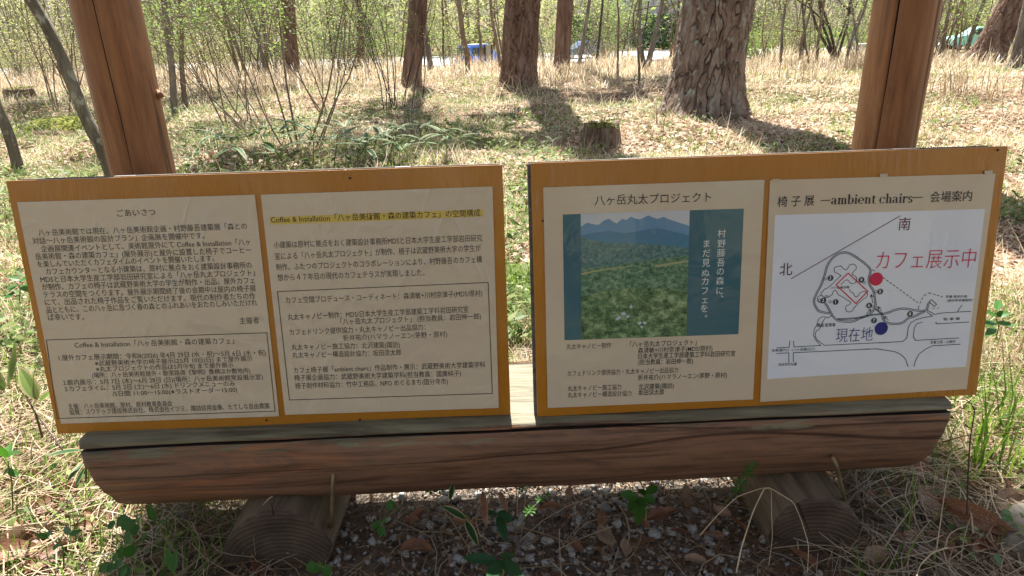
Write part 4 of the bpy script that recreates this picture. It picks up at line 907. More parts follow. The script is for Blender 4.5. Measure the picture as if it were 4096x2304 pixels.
# ------------------------------------------------------------------ trees
def worley(u, v, seed):
    """two nearest distances in a jittered grid, u wraps by whole cells"""
    iu, iv = np.floor(u).astype(int), np.floor(v).astype(int); d1 = np.full(u.shape, 9.); d2 = np.full(u.shape, 9.); cid = np.zeros(u.shape)
    for a in (-1, 0, 1):
        for b in (-1, 0, 1):
            cu, cv = iu+a, iv+b; wu = cu % NU
            h1 = np.modf(np.abs(np.sin(wu*127.1+cv*311.7+seed)*43758.5))[0]; h2 = np.modf(np.abs(np.sin(wu*269.5+cv*183.3+seed*2)*43758.5))[0]
            d = np.hypot(cu+.15+.7*h1-u, cv+.15+.7*h2-v); lt = d < d1
            d2 = np.where(lt, d1, np.minimum(d2, d)); cid = np.where(lt, h1, cid); d1 = np.where(lt, d, d1)
    return d1, d2, cid
NU = 14
def pine(px, py, D, wpx, top_px, label, mat_, height=None, cbase=.7, flare=.4, plates=14, crown=True, res=(110, 150), seed=1, zvis=2.6, depth=.022, bf=11):
    """trunk with plated bark; wpx = width in the photo a little above the foot; top_px = where its axis leaves the picture (x at y = 0)"""
    global NU
    b = at(px, py, D); z0 = float(gz(b.x, D)); dist = D*math.cos(PITCH)+(CAM_H-z0)*math.sin(PITCH)
    r0 = wpx/F_PX*dist/2
    tp = at(top_px, 0, D); lean = (tp.x-b.x)/max(tp.z-z0, .3)
    height = height or (36 if abs(b.x) < 3.5 else 17)
    root = empty('pine_tree', (b.x, D, z0), label, 'tree', 'red pines of the clearing')
    nth, nzv = res; NU = plates
    zz = np.concatenate([np.linspace(-.15, zvis, nzv), np.linspace(zvis+.3, height, 14)]); th = np.linspace(0, 2*math.pi, nth, endpoint=False)
    T, Z = np.meshgrid(th, zz); u = T/(2*math.pi)*plates
    cell = 2*math.pi*r0/plates*5.5
    if zvis > 0:
        fz = np.array([nz(math.cos(t)*r0*bf+seed, math.sin(t)*r0*bf, z*bf*.26)+.35*nz(math.cos(t)*r0*bf*2.3, math.sin(t)*r0*bf*2.3+seed, z*bf*.8) if z < zvis else .5 for t, z in zip(T.ravel(), Z.ravel())]).reshape(T.shape)
        fz2 = np.array([nz(math.cos(t)*r0*bf*3+seed, math.sin(t)*r0*bf*3, z*bf*1.6) if z < zvis else 0 for t, z in zip(T.ravel(), Z.ravel())]).reshape(T.shape)
    wob = np.array([1.5*nz(math.cos(t)*2.5+seed, math.sin(t)*2.5, z*2.2)+.9*nz(math.cos(t)*7+seed, math.sin(t)*7, z*6)+.4*nz(math.cos(t)*16, math.sin(t)*16+seed, z*15) if z < zvis else 0 for t, z in zip(T.ravel(), Z.ravel())]).reshape(T.shape)
    d1, d2, cid = worley(u+wob*.4, Z/cell + wob*.3, seed)
    gro = np.maximum(1-np.clip(np.abs(fz)/.07, 0, 1), .45*(1-np.clip((d2-d1)/.10, 0, 1)))
    rad = r0*(1-.55*np.clip(Z/height, 0, 1)) * (1 + flare*np.exp(-np.maximum(Z, 0)/(r0*.75))*(1+.45*np.sin(3*T+seed)+.3*np.sin(5*T+seed*2)))
    rad = rad*(1+.03*np.sin(2*T+Z*1.1)+.02*np.sin(3*T-Z*2.3)) - depth*gro**1.1 + depth*.25*(cid-.5) + depth*.16*fz2
    cx = lean*np.clip(Z, 0, 2.2)+.05*np.sin(Z*.8+seed)*np.clip(Z, 0, 1)
    V = np.stack([b.x+cx+rad*np.cos(T), D+rad*np.sin(T)+0*Z, z0+Z], -1)
    V, F = loft(V); npmesh('trunk', V, F, [mat_], root, smooth=True)
    if crown:
        n = 420; C = []; cx0 = b.x+lean*2.2
        limbs = MB()
        for k in range(16):
            a = RND.uniform(0, 6.28); h = height*RND.uniform(cbase, 1.0); l = RND.uniform(1.2, 2.8)*(1 if height > 15 else .6)
            s = Vector((cx0, D, z0+h-.4)); e = Vector((cx0+l*math.cos(a), D+l*math.sin(a), z0+h+RND.uniform(0, .6))); limbs.tube([s, s.lerp(e, .5)+Vector((0, 0, .1)), e], [.07, .045, .015], 5)
            for _ in range(n//16): q = s.lerp(e, RND.uniform(.45, 1.1)); C.append((q.x+RND.gauss(0, .35), q.y+RND.gauss(0, .35), q.z+RND.gauss(0, .25)))
        limbs.build('limb', mat_, root); C = np.array(C); n = len(C)
        V, F = rquads(C, RG.normal(0, 1, (n, 3)), RG.normal(0, 1, (n, 3)), RG.uniform(.3, .6, n), RG.uniform(.12, .25, n)); npmesh('crown', V, F, [M_NEEDLEC], root, tint=RG.random(n))
    return root
pine(2797, 470, 8.0, 262, 2872, 'big red pine with thick furrowed bark and flared foot, right of the stump', M_PINE, flare=.38, plates=32, res=(520, 400), seed=2.2, zvis=2.0, depth=.055, bf=10)
pine(2080, 335, 12.4, 136, 2094, 'reddish furrowed pine standing near the middle, right of the blue van', M_PINE2, flare=.28, plates=17, res=(300, 300), seed=5, zvis=2.0, depth=.045, bf=12)
pine(1640, 330, 12.6, 74, 1662, 'slim reddish pine behind the bare shrub, left of the blue van', M_PINE2, flare=.25, plates=12, seed=7, height=11.5, cbase=.55)
pine(2242, 250, 17.5, 64, 2268, 'dark reddish pine just right of the middle pine', M_PINE2, flare=.3, plates=10, seed=9, height=14, cbase=.66)
pine(3935, 220, 15.0, 118, 4060, 'red pine leaning to the right with a curved foot, beside the mint car', M_PINE2, flare=.5, plates=16, res=(240, 240), seed=12, zvis=2.0, depth=.04)
pine(4062, 300, 12.3, 62, 4120, 'dark pine at the right edge in front of the leaning red pine', M_GREYB, flare=.3, plates=10, seed=14)
pine(1165, 250, 19.0, 54, 1160, 'purplish pine trunk behind the leafy shrub between the post and the bare shrub', M_PINE2, plates=10, seed=16)
pine(1430, 175, 30, 22, 1432, 'far slim pine trunk behind the shrubs, left of the slim reddish pine', M_PINE2, plates=8, seed=18, res=(40, 60))
pine(2690, 235, 24, 40, 2745, 'brown trunk half hidden behind the left side of the big red pine', M_PINE2, plates=8, seed=19, res=(60, 80))

def leaf_cloud(C, l, w_, flat=.5):
    n = len(C); a = RG.uniform(0, 6.28, n)
    N = np.stack([RG.normal(0, flat, n), RG.normal(0, flat, n), np.ones(n)], 1)
    return rquads(C, np.stack([np.cos(a), np.sin(a), RG.normal(0, .4, n)], 1), N, RG.uniform(.7, 1.3, n)*l, RG.uniform(.7, 1.2, n)*w_)
def branchy(mb, start, direction, length, rad, depth, tips, sides=6, droop=0.0, spread=.6):
    """a crooked stem that forks; tips collects the points where leaves grow"""
    p = Vector(start); d = Vector(direction).normalized(); path = [p.copy()]; n = 7 if depth > 0 else 4; step = length/n
    for i in range(n):
        d = (d + Vector((RND.gauss(0, .11), RND.gauss(0, .11), RND.gauss(0, .06) + (.05 if depth > 1 else -.02*droop)))).normalized(); p = p + d*step; path.append(p.copy())
        d = (d+Vector((RND.gauss(0, .07), RND.gauss(0, .07), 0))).normalized()
        if depth > 0 and i >= (2 if depth > 1 else 1) and RND.random() < (.75 if depth > 1 else .9):
            s = Vector((RND.gauss(0, 1), RND.gauss(0, 1), RND.gauss(.25, .5))).normalized()
            branchy(mb, p, d*(1-spread)+s*spread, length*RND.uniform(.35, .6), rad*(1-.75*i/n)*.55, depth-1, tips, max(3, sides-1), droop, spread)
        if depth <= 1 or i == n-1: tips.append((p.copy(), depth))
    mb.tube(path, [max(rad*(1-.8*i/n), .0016) for i in range(n+1)], sides, cap=False)
def shrub(name, label, cat, loc, stems, leaf=None, leaf_n=0, leaf_l=.03, leaf_w=.016, jit=.06, bark_=None, group=None, droop=0, spread=.55, depth=2, parts=('stems', 'foliage'), flat=.5):
    """stems: list of (dx, dy direction-x, direction-y, length, radius)"""
    root = empty(name, loc, label, cat, group); mb = MB(); tips = []
    for (dx, dy, ax, ay, ln, rd) in stems: branchy(mb, Vector(loc)+Vector((dx, dy, -.03)), (ax, ay, 1), ln, rd*.75, depth, tips, 6, droop, spread)
    mb.build(parts[0], bark_ or M_TWIG, root, True)
    if leaf and leaf_n:
        sel = RND.sample(tips, max(1, int(len(tips)*.4)))
        C = np.array([sel[RND.randrange(len(sel))][0][:] for _ in range(leaf_n)]) + RG.normal(0, jit, (leaf_n, 3))
        C[:, 2] = np.maximum(C[:, 2], loc[2]+.15)
        V, F = leaf_cloud(C, leaf_l, leaf_w, flat); npmesh(parts[1], V, F, [leaf], root, tint=RG.beta(2, 2, leaf_n))
    return root
def fan(n, spr, ln, rd, off=.08):
    return [(RND.gauss(0, off), RND.gauss(0, off), RND.gauss(0, spr), RND.gauss(0, spr*.8), ln*RND.uniform(.75, 1.2), rd*RND.uniform(.7, 1.25)) for _ in range(n)]
def foot(px, py, dz=0): p = gnd(px, py); return Vector((p.x, p.y, float(gz(p.x, p.y))+dz))

# leaning mossy trunk on the left, with real bends
def path_tree(name, label, pts, D, widths, mat_, cat='tree', extra=1.5, n=16, group=None, wob=.12, twigs=0, leaf=None):
    P = []; p0 = at(pts[0][0], pts[0][1], D); p0.z = max(p0.z, float(gz(p0.x, D))-.3)
    for x, y in pts: P.append(at(x, y, D))
    g = P[0].copy(); zg = float(gz(g.x, D))
    if g.z > zg-.05: P.insert(0, Vector((g.x + (g.x-P[1].x)*.15 if False else g.x, g.y, zg-.1))); widths = [widths[0]*1.15]+list(widths)
    d = (P[-1]-P[-2]).normalized(); P.append(P[-1]+d*extra); widths = list(widths)+[widths[-1]*.6]
    dist = lambda p: (p-CAM).dot(CF)
    root = empty(name, (P[0].x, P[0].y, max(zg, P[0].z)), label, cat, group)
    Q, W = [], []
    for i in range(len(P)-1):
        for t in np.linspace(0, 1, 8)[:-1]: Q.append(P[i].lerp(P[i+1], float(t))); W.append(widths[i]*(1-t)+widths[i+1]*t)
    Q.append(P[-1]); W.append(widths[-1])
    for _ in range(3): Q = [Q[0]]+[(Q[i-1]+Q[i]*2+Q[i+1])/4 for i in range(1, len(Q)-1)]+[Q[-1]]
    dd = [max(dist(q), .5) for q in Q]
    mb = MB(); mb.tube(Q, [w_*di/F_PX/2 for w_, di in zip(W, dd)], n, wob=wob); mb.build('trunk', mat_, root, True)
    if twigs:
        mb = MB(); tips = []
        for k in range(twigs):
            q = Q[int(len(Q)*RND.uniform(.35, .95))]; branchy(mb, q, (RND.gauss(0, 1), RND.gauss(0, .7), RND.uniform(.1, 1)), RND.uniform(.7, 1.6), .012*D/14, 1, tips, 5)
        mb.build('branches', mat_, root, True)
        if leaf:
            n_ = 260; C = np.array([tips[RND.randrange(len(tips))][0][:] for _ in range(n_)])+RG.normal(0, .12, (n_, 3)); V, F = leaf_cloud(C, .028*max(1, D/10), .017*max(1, D/10)); npmesh('leaves', V, F, [leaf], root, tint=RG.random(n_))
    return root
path_tree('leaning_tree', 'leaning mossy grey trunk bending up to the left, left of the post with cracks', [(445, 700), (410, 600), (350, 480), (290, 340), (240, 220), (190, 110), (125, 0)], 4.6, [46, 45, 45, 46, 46, 46, 45], M_MOSSB, wob=.35)
path_tree('leaning_tree', 'short leaning grey trunk cut by the left picture edge by the mossy rise', [(48, 575), (20, 500), (-10, 420), (-60, 300)], 5.6, [38, 36, 34, 32], M_MOSSB, wob=.3)
path_tree('young_tree', 'slender smooth grey tree close to the right side of the post with two cracks', [(698, 450), (690, 300), (670, 120), (655, 0)], 9.2, [26, 25, 24, 24], M_GREYB, twigs=4, leaf=M_LEAF)
path_tree('young_tree', 'slender brown tree behind the slender smooth grey one', [(738, 400), (725, 250), (728, 100), (720, 0)], 10.5, [20, 18, 16, 14], M_TWIG, twigs=4, leaf=M_LEAF)
path_tree('young_tree', 'dark slender tree just right of the slim reddish pine', [(1722, 258), (1705, 150), (1690, 60), (1683, 0)], 16, [24, 20, 18, 16], M_GREYB, twigs=3, leaf=M_LEAFY)
path_tree('young_tree', 'crooked brown young tree standing in front of the blue van', [(1872, 285), (1868, 220), (1850, 140), (1842, 60), (1835, 0)], 15, [22, 21, 20, 19, 18], M_TWIG, twigs=5, leaf=M_LEAFY)
path_tree('young_tree', 'thin brown young tree right of the van, against the middle pine', [(1998, 232), (1985, 160), (1968, 80), (1962, 0)], 18, [14, 13, 12, 11], M_TWIG, twigs=4, leaf=M_LEAFY)
path_tree('young_tree', 'thin trunk behind the blue van roof, left of the grey panel', [(1925, 240), (1922, 170), (1914, 100), (1910, 0)], 30, [12, 12, 11, 10], M_TWIG, twigs=3, leaf=M_LEAFY)
path_tree('forked_tree', 'dark leaning stem of the pair in front of the white house', [(2575, 262), (2562, 180), (2556, 90), (2562, 0)], 17, [20, 17, 15, 14], M_GREYB, twigs=2)
path_tree('forked_tree', 'dark stem leaning right, the right one of the pair in front of the white house', [(2592, 256), (2618, 150), (2640, 60), (2650, 0)], 17, [24, 20, 18, 16], M_GREYB, twigs=2)
path_tree('young_tree', 'tan thin forked sapling before the pair of dark stems', [(2558, 280), (2553, 200), (2535, 140), (2532, 60), (2552, 0)], 11, [10, 9, 8, 7, 6], M_TWIG, twigs=4)
path_tree('young_tree', 'tan thin sapling left of the pair of dark stems', [(2472, 240), (2473, 160), (2476, 80), (2470, 0)], 13, [8, 8, 7, 6], M_TWIG, twigs=4, leaf=M_LEAFY)
path_tree('young_tree', 'grey thin tree near the road signs, its bark spotted', [(3124, 235), (3128, 130), (3138, 50), (3146, 0)], 19, [11, 10, 9, 9], M_GREYB, twigs=2)
path_tree('young_tree', 'brown young tree forking low, left of the dark stem clump', [(3202, 215), (3206, 150), (3222, 120), (3240, 50), (3246, 0)], 21, [11, 10, 9, 8, 7], M_TWIG, twigs=4)
path_tree('young_tree', 'brown straight young tree beside the dark stem clump', [(3268, 225), (3275, 140), (3288, 60), (3298, 0)], 20, [12, 11, 10, 9], M_TWIG, twigs=2)
cl = empty('stem_clump', at(3330, 208, 21), 'clump of dark mossy stems fanning out left of the right post', 'tree'); mb = MB()
for base, a in (((3322, 212), (3235, 0)), ((3332, 212), (3275, 0)), ((3342, 210), (3290, 30)), ((3355, 212), (3400, 0)), ((3395, 40), (3355, 0)), ((3372, 120), (3420, 30)), ((3300, 90), (3190, 0))):
    p, q = at(*base, 21), at(*a, 21); e = q+(q-p).normalized()*1.2; mid = p.lerp(q, .5)+Vector((RND.gauss(0, .05), .05, 0)); r_ = 10/F_PX*21/2 if base[1] > 150 else 6/F_PX*21/2
    mb.tube([p-(q-p).normalized()*.2, p, mid, q, e], [r_*1.2, r_*1.1, r_, r_*.85, r_*.5], 7)
mb.build('stems', M_DKTWIG, cl, True)
path_tree('young_tree', 'thin pale stem leaning right against the right post', [(3392, 205), (3410, 150), (3445, 70), (3468, 0)], 20, [12, 11, 10, 10], M_GREYB, twigs=2, leaf=M_LEAF)

# leafy many-stemmed shrub in front, bare shrub beside the slim pine
shrub('leafy_shrub', 'many-stemmed shrub with small fresh leaves behind the left board, nearest of the shrubs', 'shrub', foot(1190, 590), [(-.12, 0, -.55, .1, 1.5, .012), (-.05, .05, -.25, .1, 1.9, .014), (.0, .02, .02, .0, 2.1, .015), (.08, 0, .18, .1, 2.0, .014), (.15, .03, .45, .0, 1.7, .012), (.2, -.05, .75, .1, 1.5, .010), (-.15, .1, -.8, .2, 1.4, .009)], M_LEAF, 3400, .036, .022, .05, spread=.6, depth=3)
shrub('leafy_shrub', 'slimmer leafy shrub with few stems right behind the nearest shrub', 'shrub', foot(1310, 470), fan(5, .3, 2.0, .013), M_LEAF, 2400, .038, .023, .06, depth=3)
shrub('bare_shrub', 'bare shrub with thin dark upright twigs in front of the slim reddish pine', 'shrub', foot(1590, 430), fan(11, .16, 1.9, .010, .12), M_LEAF, 160, .03, .017, .05, M_DKTWIG, spread=.35)
shrub('leafy_shrub', 'spreading leafy shrub left of the nearest shrub, close to the post', 'shrub', foot(960, 500), fan(7, .4, 2.0, .012, .15), M_LEAF, 2400, .038, .023, .07, depth=3)
shrub('arching_shrub', 'arching thin stems leaning left behind the post with two cracks', 'shrub', foot(1010, 560), [(0, 0, -.9, .2, 1.9, .010), (.05, 0, -.7, .2, 2.0, .010), (.1, 0, -1.1, .1, 1.7, .008), (.1, .1, -.5, .3, 1.8, .009)], M_LEAF, 500, .03, .018, .05, depth=3)
shrub('leafy_shrub', 'pale green leafy shrub beyond the short leaning trunk at the left edge', 'shrub', foot(205, 450), fan(8, .25, 2.2, .012, .22), M_LEAFY, 3000, .042, .025, .09)
shrub('leafy_shrub', 'light shrub with thin stems between the mossy leaning trunk and the stump at the left', 'shrub', foot(60, 330), fan(8, .3, 2.3, .013, .3), M_LEAFY, 3000, .05, .03, .1)
shrub('leafy_shrub', 'airy shrub directly left of the left post, behind the mossy trunk', 'shrub', foot(330, 400), fan(6, .3, 2.2, .012, .2), M_LEAFY, 2600, .046, .028, .09)
# shrubs and saplings farther off
row = [(880, 300, 'M'), (1050, 330, 'G'), (820, 380, 'G'), (1370, 330, 'G'), (1480, 300, 'M'), (1250, 280, 'Y'), (560, 260, 'Y'), (720, 240, 'G'), (160, 250, 'Y'), (20, 230, 'Y'), (400, 270, 'Y'), (960, 235, 'G'), (1330, 225, 'Y'), (1560, 235, 'Y'),
       (1770, 225, 'Y'), (1815, 262, 'B'), (2160, 225, 'Y'), (2330, 250, 'B'), (2420, 235, 'G'), (2390, 215, 'Y'), (2500, 225, 'G'), (2200, 245, 'B'), (2450, 258, 'B'), (3020, 245, 'B'), (3080, 225, 'B'), (3160, 232, 'B'), (3225, 222, 'B'), (3440, 225, 'B'), (3440, 190, 'G'), (3770, 215, 'Y'), (3700, 200, 'Y'), (3830, 225, 'G'), (3890, 205, 'Y'), (4085, 225, 'Y'), (3730, 235, 'B'), (2950, 255, 'B'), (640, 300, 'G'), (1110, 225, 'Y'), (1700, 222, 'Y'), (2090, 215, 'Y')]
where = lambda x: 'left of the left post' if x < 300 else 'beyond the left post' if x < 700 else 'beyond the leafy shrub' if x < 1600 else 'around the blue van' if x < 2150 else 'left of the big red pine' if x < 2700 else 'right of the big red pine' if x < 3450 else 'beyond the right post'
kinds = {'Y': (M_LEAFY, 1300, 'yellow green shrubs'), 'G': (M_LEAF, 1300, 'green shrubs'), 'M': (M_LEAF, 2200, 'dense green shrubs'), 'B': (M_LEAFY, 120, 'bare twiggy shrubs')}
for x, y, k in row:
    lf, n_, nm = kinds[k]; f = foot(x, y); s = max(1, f.y/12)
    shrub('twiggy_shrub' if k == 'B' else 'leafy_shrub', {'Y': 'yellow green leafy shrub', 'G': 'fresh green leafy shrub', 'M': 'dense green leafy shrub', 'B': 'bare twiggy shrub'}[k]+' of the far edge, '+where(x), 'shrub', f,
          fan(6 if k != 'B' else 8, .28, 2.2+.04*f.y, .011*s, .25), lf, n_, .042*s, .026*s, .14*min(s, 2), group=nm+' '+where(x), depth=2, spread=.6 if k != 'B' else .4)
# saplings and young leafy trees between the clearing and the road, copied from a few grown ones
SPROTO = []
for k, (lf, n_, l_) in enumerate(((M_LEAF, 900, .06), (M_LEAFY, 800, .055), (M_LEAF, 420, .06), (M_LEAFY, 140, .05), (M_LEAF, 1500, .06))):
    SPROTO.append(shrub('sapling', 'x', 'tree', Vector((0, 0, 0)), [(0, 0, RND.gauss(0, .1), RND.gauss(0, .1), 4.2, .035)] + fan(3, .35, 2.4, .016, .1), lf, n_, l_, l_*.6, .16, bark_=M_GREYB if k % 2 else M_TWIG, depth=2, spread=.62, parts=('trunk', 'leaves')))
sused = set()
for k in range(58):
    D = RND.uniform(15, 56); px = RND.uniform(-40, 4140)
    if D < 22 and (1660 < px < 2050 or 2560 < px < 2700 or 2280 < px < 2420): D += 16
    if 2470 < px < 2700: continue
    if 38 < D < 56 and (1830 < px < 2010 or 3750 < px < 3990 or 3050 < px < 3110): continue
    p = at(px, 240, D); s = SPROTO[k % 5]; o = s if s not in sused else copy_tree(s); sused.add(s)
    o.location = (p.x, D, float(gz(p.x, D))); o.rotation_euler = (0, 0, RND.uniform(0, 6.28)); o.scale = (RND.uniform(.8, 1.35),)*3
    w_ = where(px); nm = ('yellow green', 'thin brown')[k % 5 == 3] if k % 2 else 'fresh green'
    tag(o, 'young leafy tree before the road, '+w_, 'tree', 'young trees before the road '+w_)
# tall ones whose crowns shade the far part of the clearing
for k in range(20):
    D = RND.uniform(19, 31); px = RND.uniform(-100, 4200)
    if 1780 < px < 2050 or 2580 < px < 2700: px += 300
    p = at(px, 240, D); o = copy_tree(SPROTO[(0, 1, 4)[k % 3]]); o.location = (p.x, D, float(gz(p.x, D))); o.rotation_euler = (0, 0, RND.uniform(0, 6.28)); o.scale = (1.9, 1.9, 2.1)
    tag(o, 'tall leafy young tree past the dry grass, '+where(px), 'tree', 'tall young trees past the clearing '+where(px))
# low bushes that close the view towards the road
BPROTO = [shrub('bush', 'x', 'shrub', Vector((0, 0, 0)), fan(9, .5, 1.5, .012, .3), lf, n_, .05, .03, .14, bark_=bk, depth=2, spread=.6) for lf, n_, bk in ((M_LEAF, 1500, M_TWIG), (M_LEAFY, 1300, M_TWIG), (M_DRY, 700, M_TWIG), (M_LEAFD, 1500, M_DKTWIG))]
bused = set()
for k in range(76):
    D = RND.uniform(20, 57); px = RND.uniform(-60, 1640) if k < 52 else RND.uniform(2060, 4150)
    if k >= 52 and any(a < px < b for a, b in ((2300, 2380), (2580, 2690), (2950, 3110), (3760, 3990))): continue
    q = 2 if k % 3 == 0 else (0, 1, 3, 1)[k % 4]; s = BPROTO[q]; o = s if s not in bused else copy_tree(s); bused.add(s)
    p = at(px, 240, D); o.location = (p.x, D, float(gz(p.x, D))); o.rotation_euler = (0, 0, RND.uniform(0, 6.28)); o.scale = (RND.uniform(.8, 1.3),)*3
    nm = ('green bush', 'yellow green bush', 'brown withered bush', 'dark evergreen bush')[q]
    tag(o, nm+' before the road, '+where(px), 'shrub', nm+' before the road '+where(px))

# slim bare trunks that stand one behind another
TPROTO = [shrub('slim_tree', 'x', 'tree', Vector((0, 0, 0)), [(0, 0, RND.gauss(0, .12), RND.gauss(0, .12), 5.5, r_)] + ([(.1, 0, .25, .1, 4.0, r_*.7)] if k == 1 else []), None, 0, bark_=bk, depth=2, spread=.5, parts=('trunk', 'leaves')) for k, (r_, bk) in enumerate(((.055, M_GREYB), (.045, M_TWIG), (.075, M_GREYB), (.05, M_DKTWIG)))]
tused = set()
for k in range(64):
    D = RND.uniform(20, 57); px = RND.uniform(-60, 4150)
    if 1840 < px < 2000 or 3050 < px < 3100: continue
    s = TPROTO[k % 4]; o = s if s not in tused else copy_tree(s); tused.add(s); p = at(px, 240, D)
    o.location = (p.x, D, float(gz(p.x, D))); o.rotation_euler = (0, 0, RND.uniform(0, 6.28)); o.scale = (RND.uniform(.8, 1.5),)*3
    nm = ('grey', 'tan twin', 'stout grey', 'dark')[k % 4]; tag(o, nm+' slim bare trunk before the road, '+where(px), 'tree', nm+' slim trunks '+where(px))

for k in range(40):          # dense growth along the verge of the road
    D = RND.uniform(42, 57); px = RND.uniform(-80, 1630) if k < 30 else RND.uniform(3120, 4150)
    if 3740 < px < 4000: continue
    q = (3, 0, 3, 1)[k % 4]; s = BPROTO[q]; o = copy_tree(s); p = at(px, 240, D); o.location = (p.x, D, float(gz(p.x, D))); o.rotation_euler = (0, 0, RND.uniform(0, 6.28)); o.scale = (RND.uniform(1.3, 1.9),)*3
    nm = ('green bush', 'yellow green bush', 'brown withered bush', 'dark evergreen bush')[q]; tag(o, 'large '+nm+' on the road verge, '+where(px), 'shrub', 'large '+nm+' on the road verge '+where(px))
# ------------------------------------------------------------------ far things across the road
def far_mass(name, x0, x1, y0, y1, zlo, zhi, n, size, mat_, seed, th=-.15):
    x = RG.uniform(x0, x1, n); y = RG.uniform(y0, y1, n); h = RG.random(n)
    keep = np.array([nz(a*.22, b*.22, c*1.5+seed) > th for a, b, c in zip(x, y, h*(zhi-zlo)/5)]); x, y, h = x[keep], y[keep], h[keep]; n = len(x)
    z = gz(x, y)+zlo+h*(zhi-zlo); C = np.stack([x, y, z], 1)
    V, F = rquads(C, RG.normal(0, 1, (n, 3)), RG.normal(0, 1, (n, 3))+np.array([0, -.3, .6]), RG.uniform(.6, 1.4, n)*size, RG.uniform(.4, .8, n)*size)
    return mass(name, V, F, RG.beta(2, 2, n), mat_)
far_mass('far_wood', -75, 8, 84, 130, .3, 13, 8500, .62, M_LEAFY, 1)
far_mass('far_wood', -75, 60, 88, 130, .3, 7, 5000, .7, M_LEAFD, 15, .1)
far_mass('far_wood', -60, 55, 92, 140, .3, 14, 9000, .66, M_LEAF, 7, -.05)
far_mass('far_wood', 10, 75, 96, 140, .3, 13, 5000, .66, M_LEAFY, 4, .0)
M_FARTWIG = leafy('far_twigs', [(.16, .13, .11, 1), (.30, .26, .23, 1), (.42, .38, .35, 1)], .2)
P = np.stack([RG.uniform(-70, 70, 16000), RG.uniform(80, 120, 16000)], 1); P = np.concatenate([P, (gz(P[:, 0], P[:, 1])+RG.uniform(0, 7, 16000))[:, None]], 1); P = P[patch(P, .12, 6, -.1) | (P[:, 0] > 18)]; n = len(P)
V, F = blades(P, RG.uniform(.8, 2.6, n), RG.uniform(.05, .14, n), RG.uniform(0, .7, n), RG.uniform(0, 6.28, n), RG.uniform(-.3, .3, n)); mass('far_bare_twigs', V, F, np.repeat(RG.random(n), 2), M_FARTWIG)
far_mass('roadside_scrub', -45, 14, 79, 87, 0, 2.6, 9000, .35, M_LEAF, 3)
far_mass('roadside_scrub', 16, 50, 60, 66, 0, 2.2, 9000, .32, M_LEAF, 9, -.3)
far_mass('far_evergreens', 6, 30, 76, 82, .2, 3.6, 7000, .4, M_LEAFD, 2, -.2)
trunks = []
for k in range(70):
    y = RND.uniform(76, 120); x = RND.uniform(-62, 58); z = float(gz(x, y)); h = RND.uniform(9, 16)
    mb = MB(); r_ = RND.uniform(.12, .26); lx = RND.gauss(0, .5); mb.tube([(x, y, z-.3), (x+lx*.4, y, z+h*.5), (x+lx, y, z+h)], [r_, r_*.8, r_*.4], 6)
    mb2 = MB(); root = empty('far_tree', (x, y, z), 'slim far trunk with thin crown beyond the road', 'tree', 'far trees beyond the road'); mb.build('trunk', M_GREYB if k % 3 else M_PINE2, root, True)
    n_ = 90; C = np.stack([RG.normal(x+lx, 1.3, n_), RG.normal(y, 1.3, n_), z+h*RG.uniform(.3, 1.05, n_)], 1); V, F = rquads(C, RG.normal(0, 1, (n_, 3)), RG.normal(0, 1, (n_, 3)), RG.uniform(.4, .9, n_), RG.uniform(.25, .5, n_)); npmesh('crown', V, F, [M_LEAFY if k % 2 else M_LEAF], root, tint=RG.random(n_))

# vehicles ---------------------------------------------------------
def paint(name, c, rough=.25):
    m, t, b = new_mat(name); b.inputs['Base Color'].default_value = c; b.inputs['Roughness'].default_value = rough; b.inputs['Coat Weight'].default_value = .8; b.inputs['Coat Roughness'].default_value = .05; return m
M_BLUE = paint('blue_car_paint', L(40, 100, 200)); M_MINT = paint('mint_car_paint', L(150, 225, 215)); M_GLASS = paint('dark_car_glass', (.012, .018, .02, 1), .08); M_TYRE = simple('tyre_rubber', (.02, .02, .02, 1), rough=.8)
M_RIM = simple('alloy_rim', (.5, .5, .52, 1), rough=.3, metal=1); M_TAIL = paint('red_lamp_lens', (.75, .03, .02, 1), .15); M_LAMP = paint('clear_lamp_lens', (.75, .75, .75, 1), .1); M_WHITEP = paint('white_paint', (.75, .75, .75, 1), .4); M_NAVYC = paint('dark_blue_car_paint', L(30, 62, 110))
